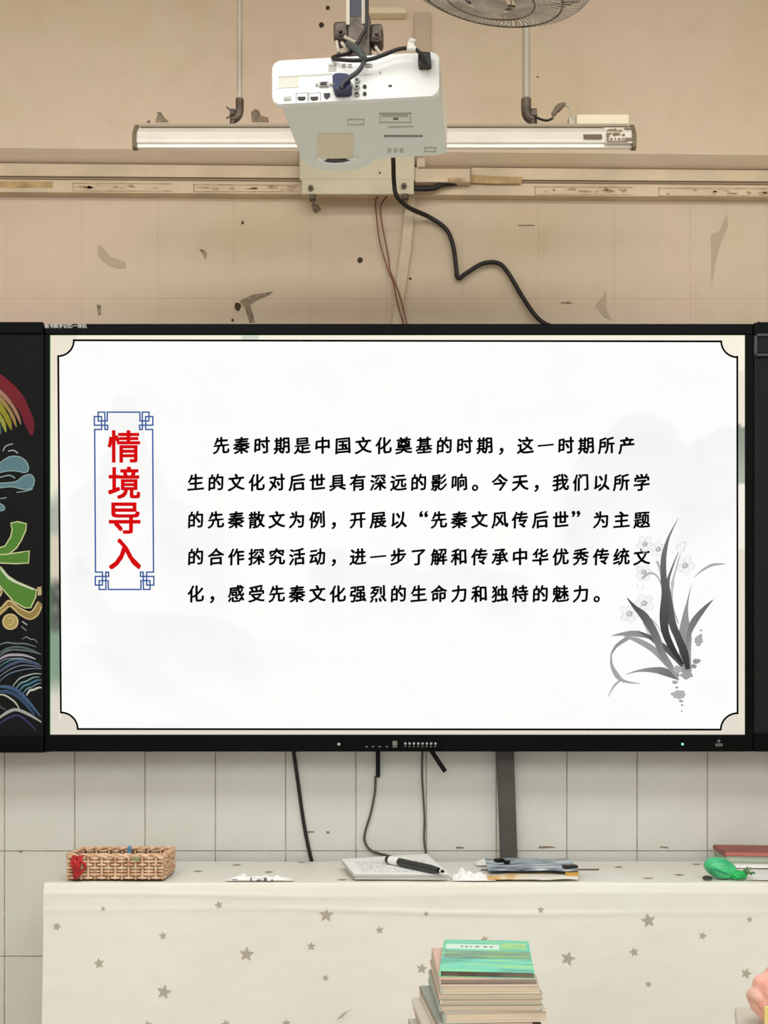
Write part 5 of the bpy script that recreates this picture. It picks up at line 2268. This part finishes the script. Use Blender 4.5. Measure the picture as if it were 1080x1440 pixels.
tbk, tcov = book('textbook', 'green and teal painted-cover textbook on top of the pile', (xa_ + xb_) / 2 - math.sin(a) * .125 + .001, ypf + .012 + .125, z, xb_ - xa_, .25, .010, a, M_GCOV, group=None, pages=M_GDRK)
w_ = xb_ - xa_
for nm_, quad, m_ in (('title_strip', (-w_ * .47, w_ * .15, .045, .085), mat('mint_white_strip', (214, 238, 222), rough=.4)),
                     ('landscape_print', (-w_ * .48, w_ * .49, -.030, .032), mlocal('grey_landscape_print', (110, 138, 122), (120, 160, 140), (140, 190, 120), 12, (1, 4, 1))),
                     ('landscape_print', (w_ * .17, w_ * .46, .05, .10), mat('yellow_green_print', (170, 224, 150), rough=.4, var=.1, scale=30))):
    bm = B()
    box(bm, quad[0], quad[1], quad[2], quad[3], .0099, .0103)
    obj(nm_, bm, m_, tcov, local=True)
bm = B()
j = random.Random(4)
x = -w_ * .30
while x < w_ * .08:
    w2 = j.uniform(.003, .008)
    box(bm, x, x + w2, .060, .068, .0103, .0105)
    x += w2 + j.uniform(.003, .009)
obj('title_lettering', bm, M_PRINT, tcov, local=True)

# right-hand things on the desk: white books, pink bag, yellow card
zr = DZ
for k, (thk, c_, l_) in enumerate(((.013, 5, 'white book, lowest under the pink bag'), (.013, 0, 'grey book, middle under the pink bag'), (.025, 5, 'white-and-blue-edged book directly under the pink bag'))):
    book('workbook', l_, .704 + .008 * (k % 2), CY + 1.95, zr, .16, .20, thk - .0003, math.radians(-10 - 3 * k), PC[c_], group='workbooks under the pink bag', pages=mat('blue_white_pages', (208, 212, 220), rough=.8, col2=(120, 132, 160), scale=3, stretch=(1, 1, 60)))
    zr += thk
pk = thing('pink_bag', 'rounded pink plastic bag at bottom right picture edge', 'bag', (.66, CY + 1.93, zr))
M_PINK = mat('pink_plastic', (250, 216, 198), rough=.35, col2=(244, 176, 160), scale=16, lo=.35, hi=.6)
lump('bag_body', (.700, CY + 1.93, zr + .052), .062, .055, .055, M_PINK, pk, 13, .10, fr=1.8, sub=5, flat_z=zr + .001, ridge=.03)
bm = B()
box(bm, -.02, .02, -.002, .002, 0, .055, .001, Matrix.Translation((.636 + .02, CY + 1.862, zr + .0005)) @ Matrix.Rotation(.05, 4, 'Z'))
tag(obj('yellow_card', bm, mat('pale_yellow_card', (238, 220, 140), rough=.6), loc=(.652, CY + 1.86, zr + .0005)), 'upright pale yellow card leaning before the pink bag', 'card')
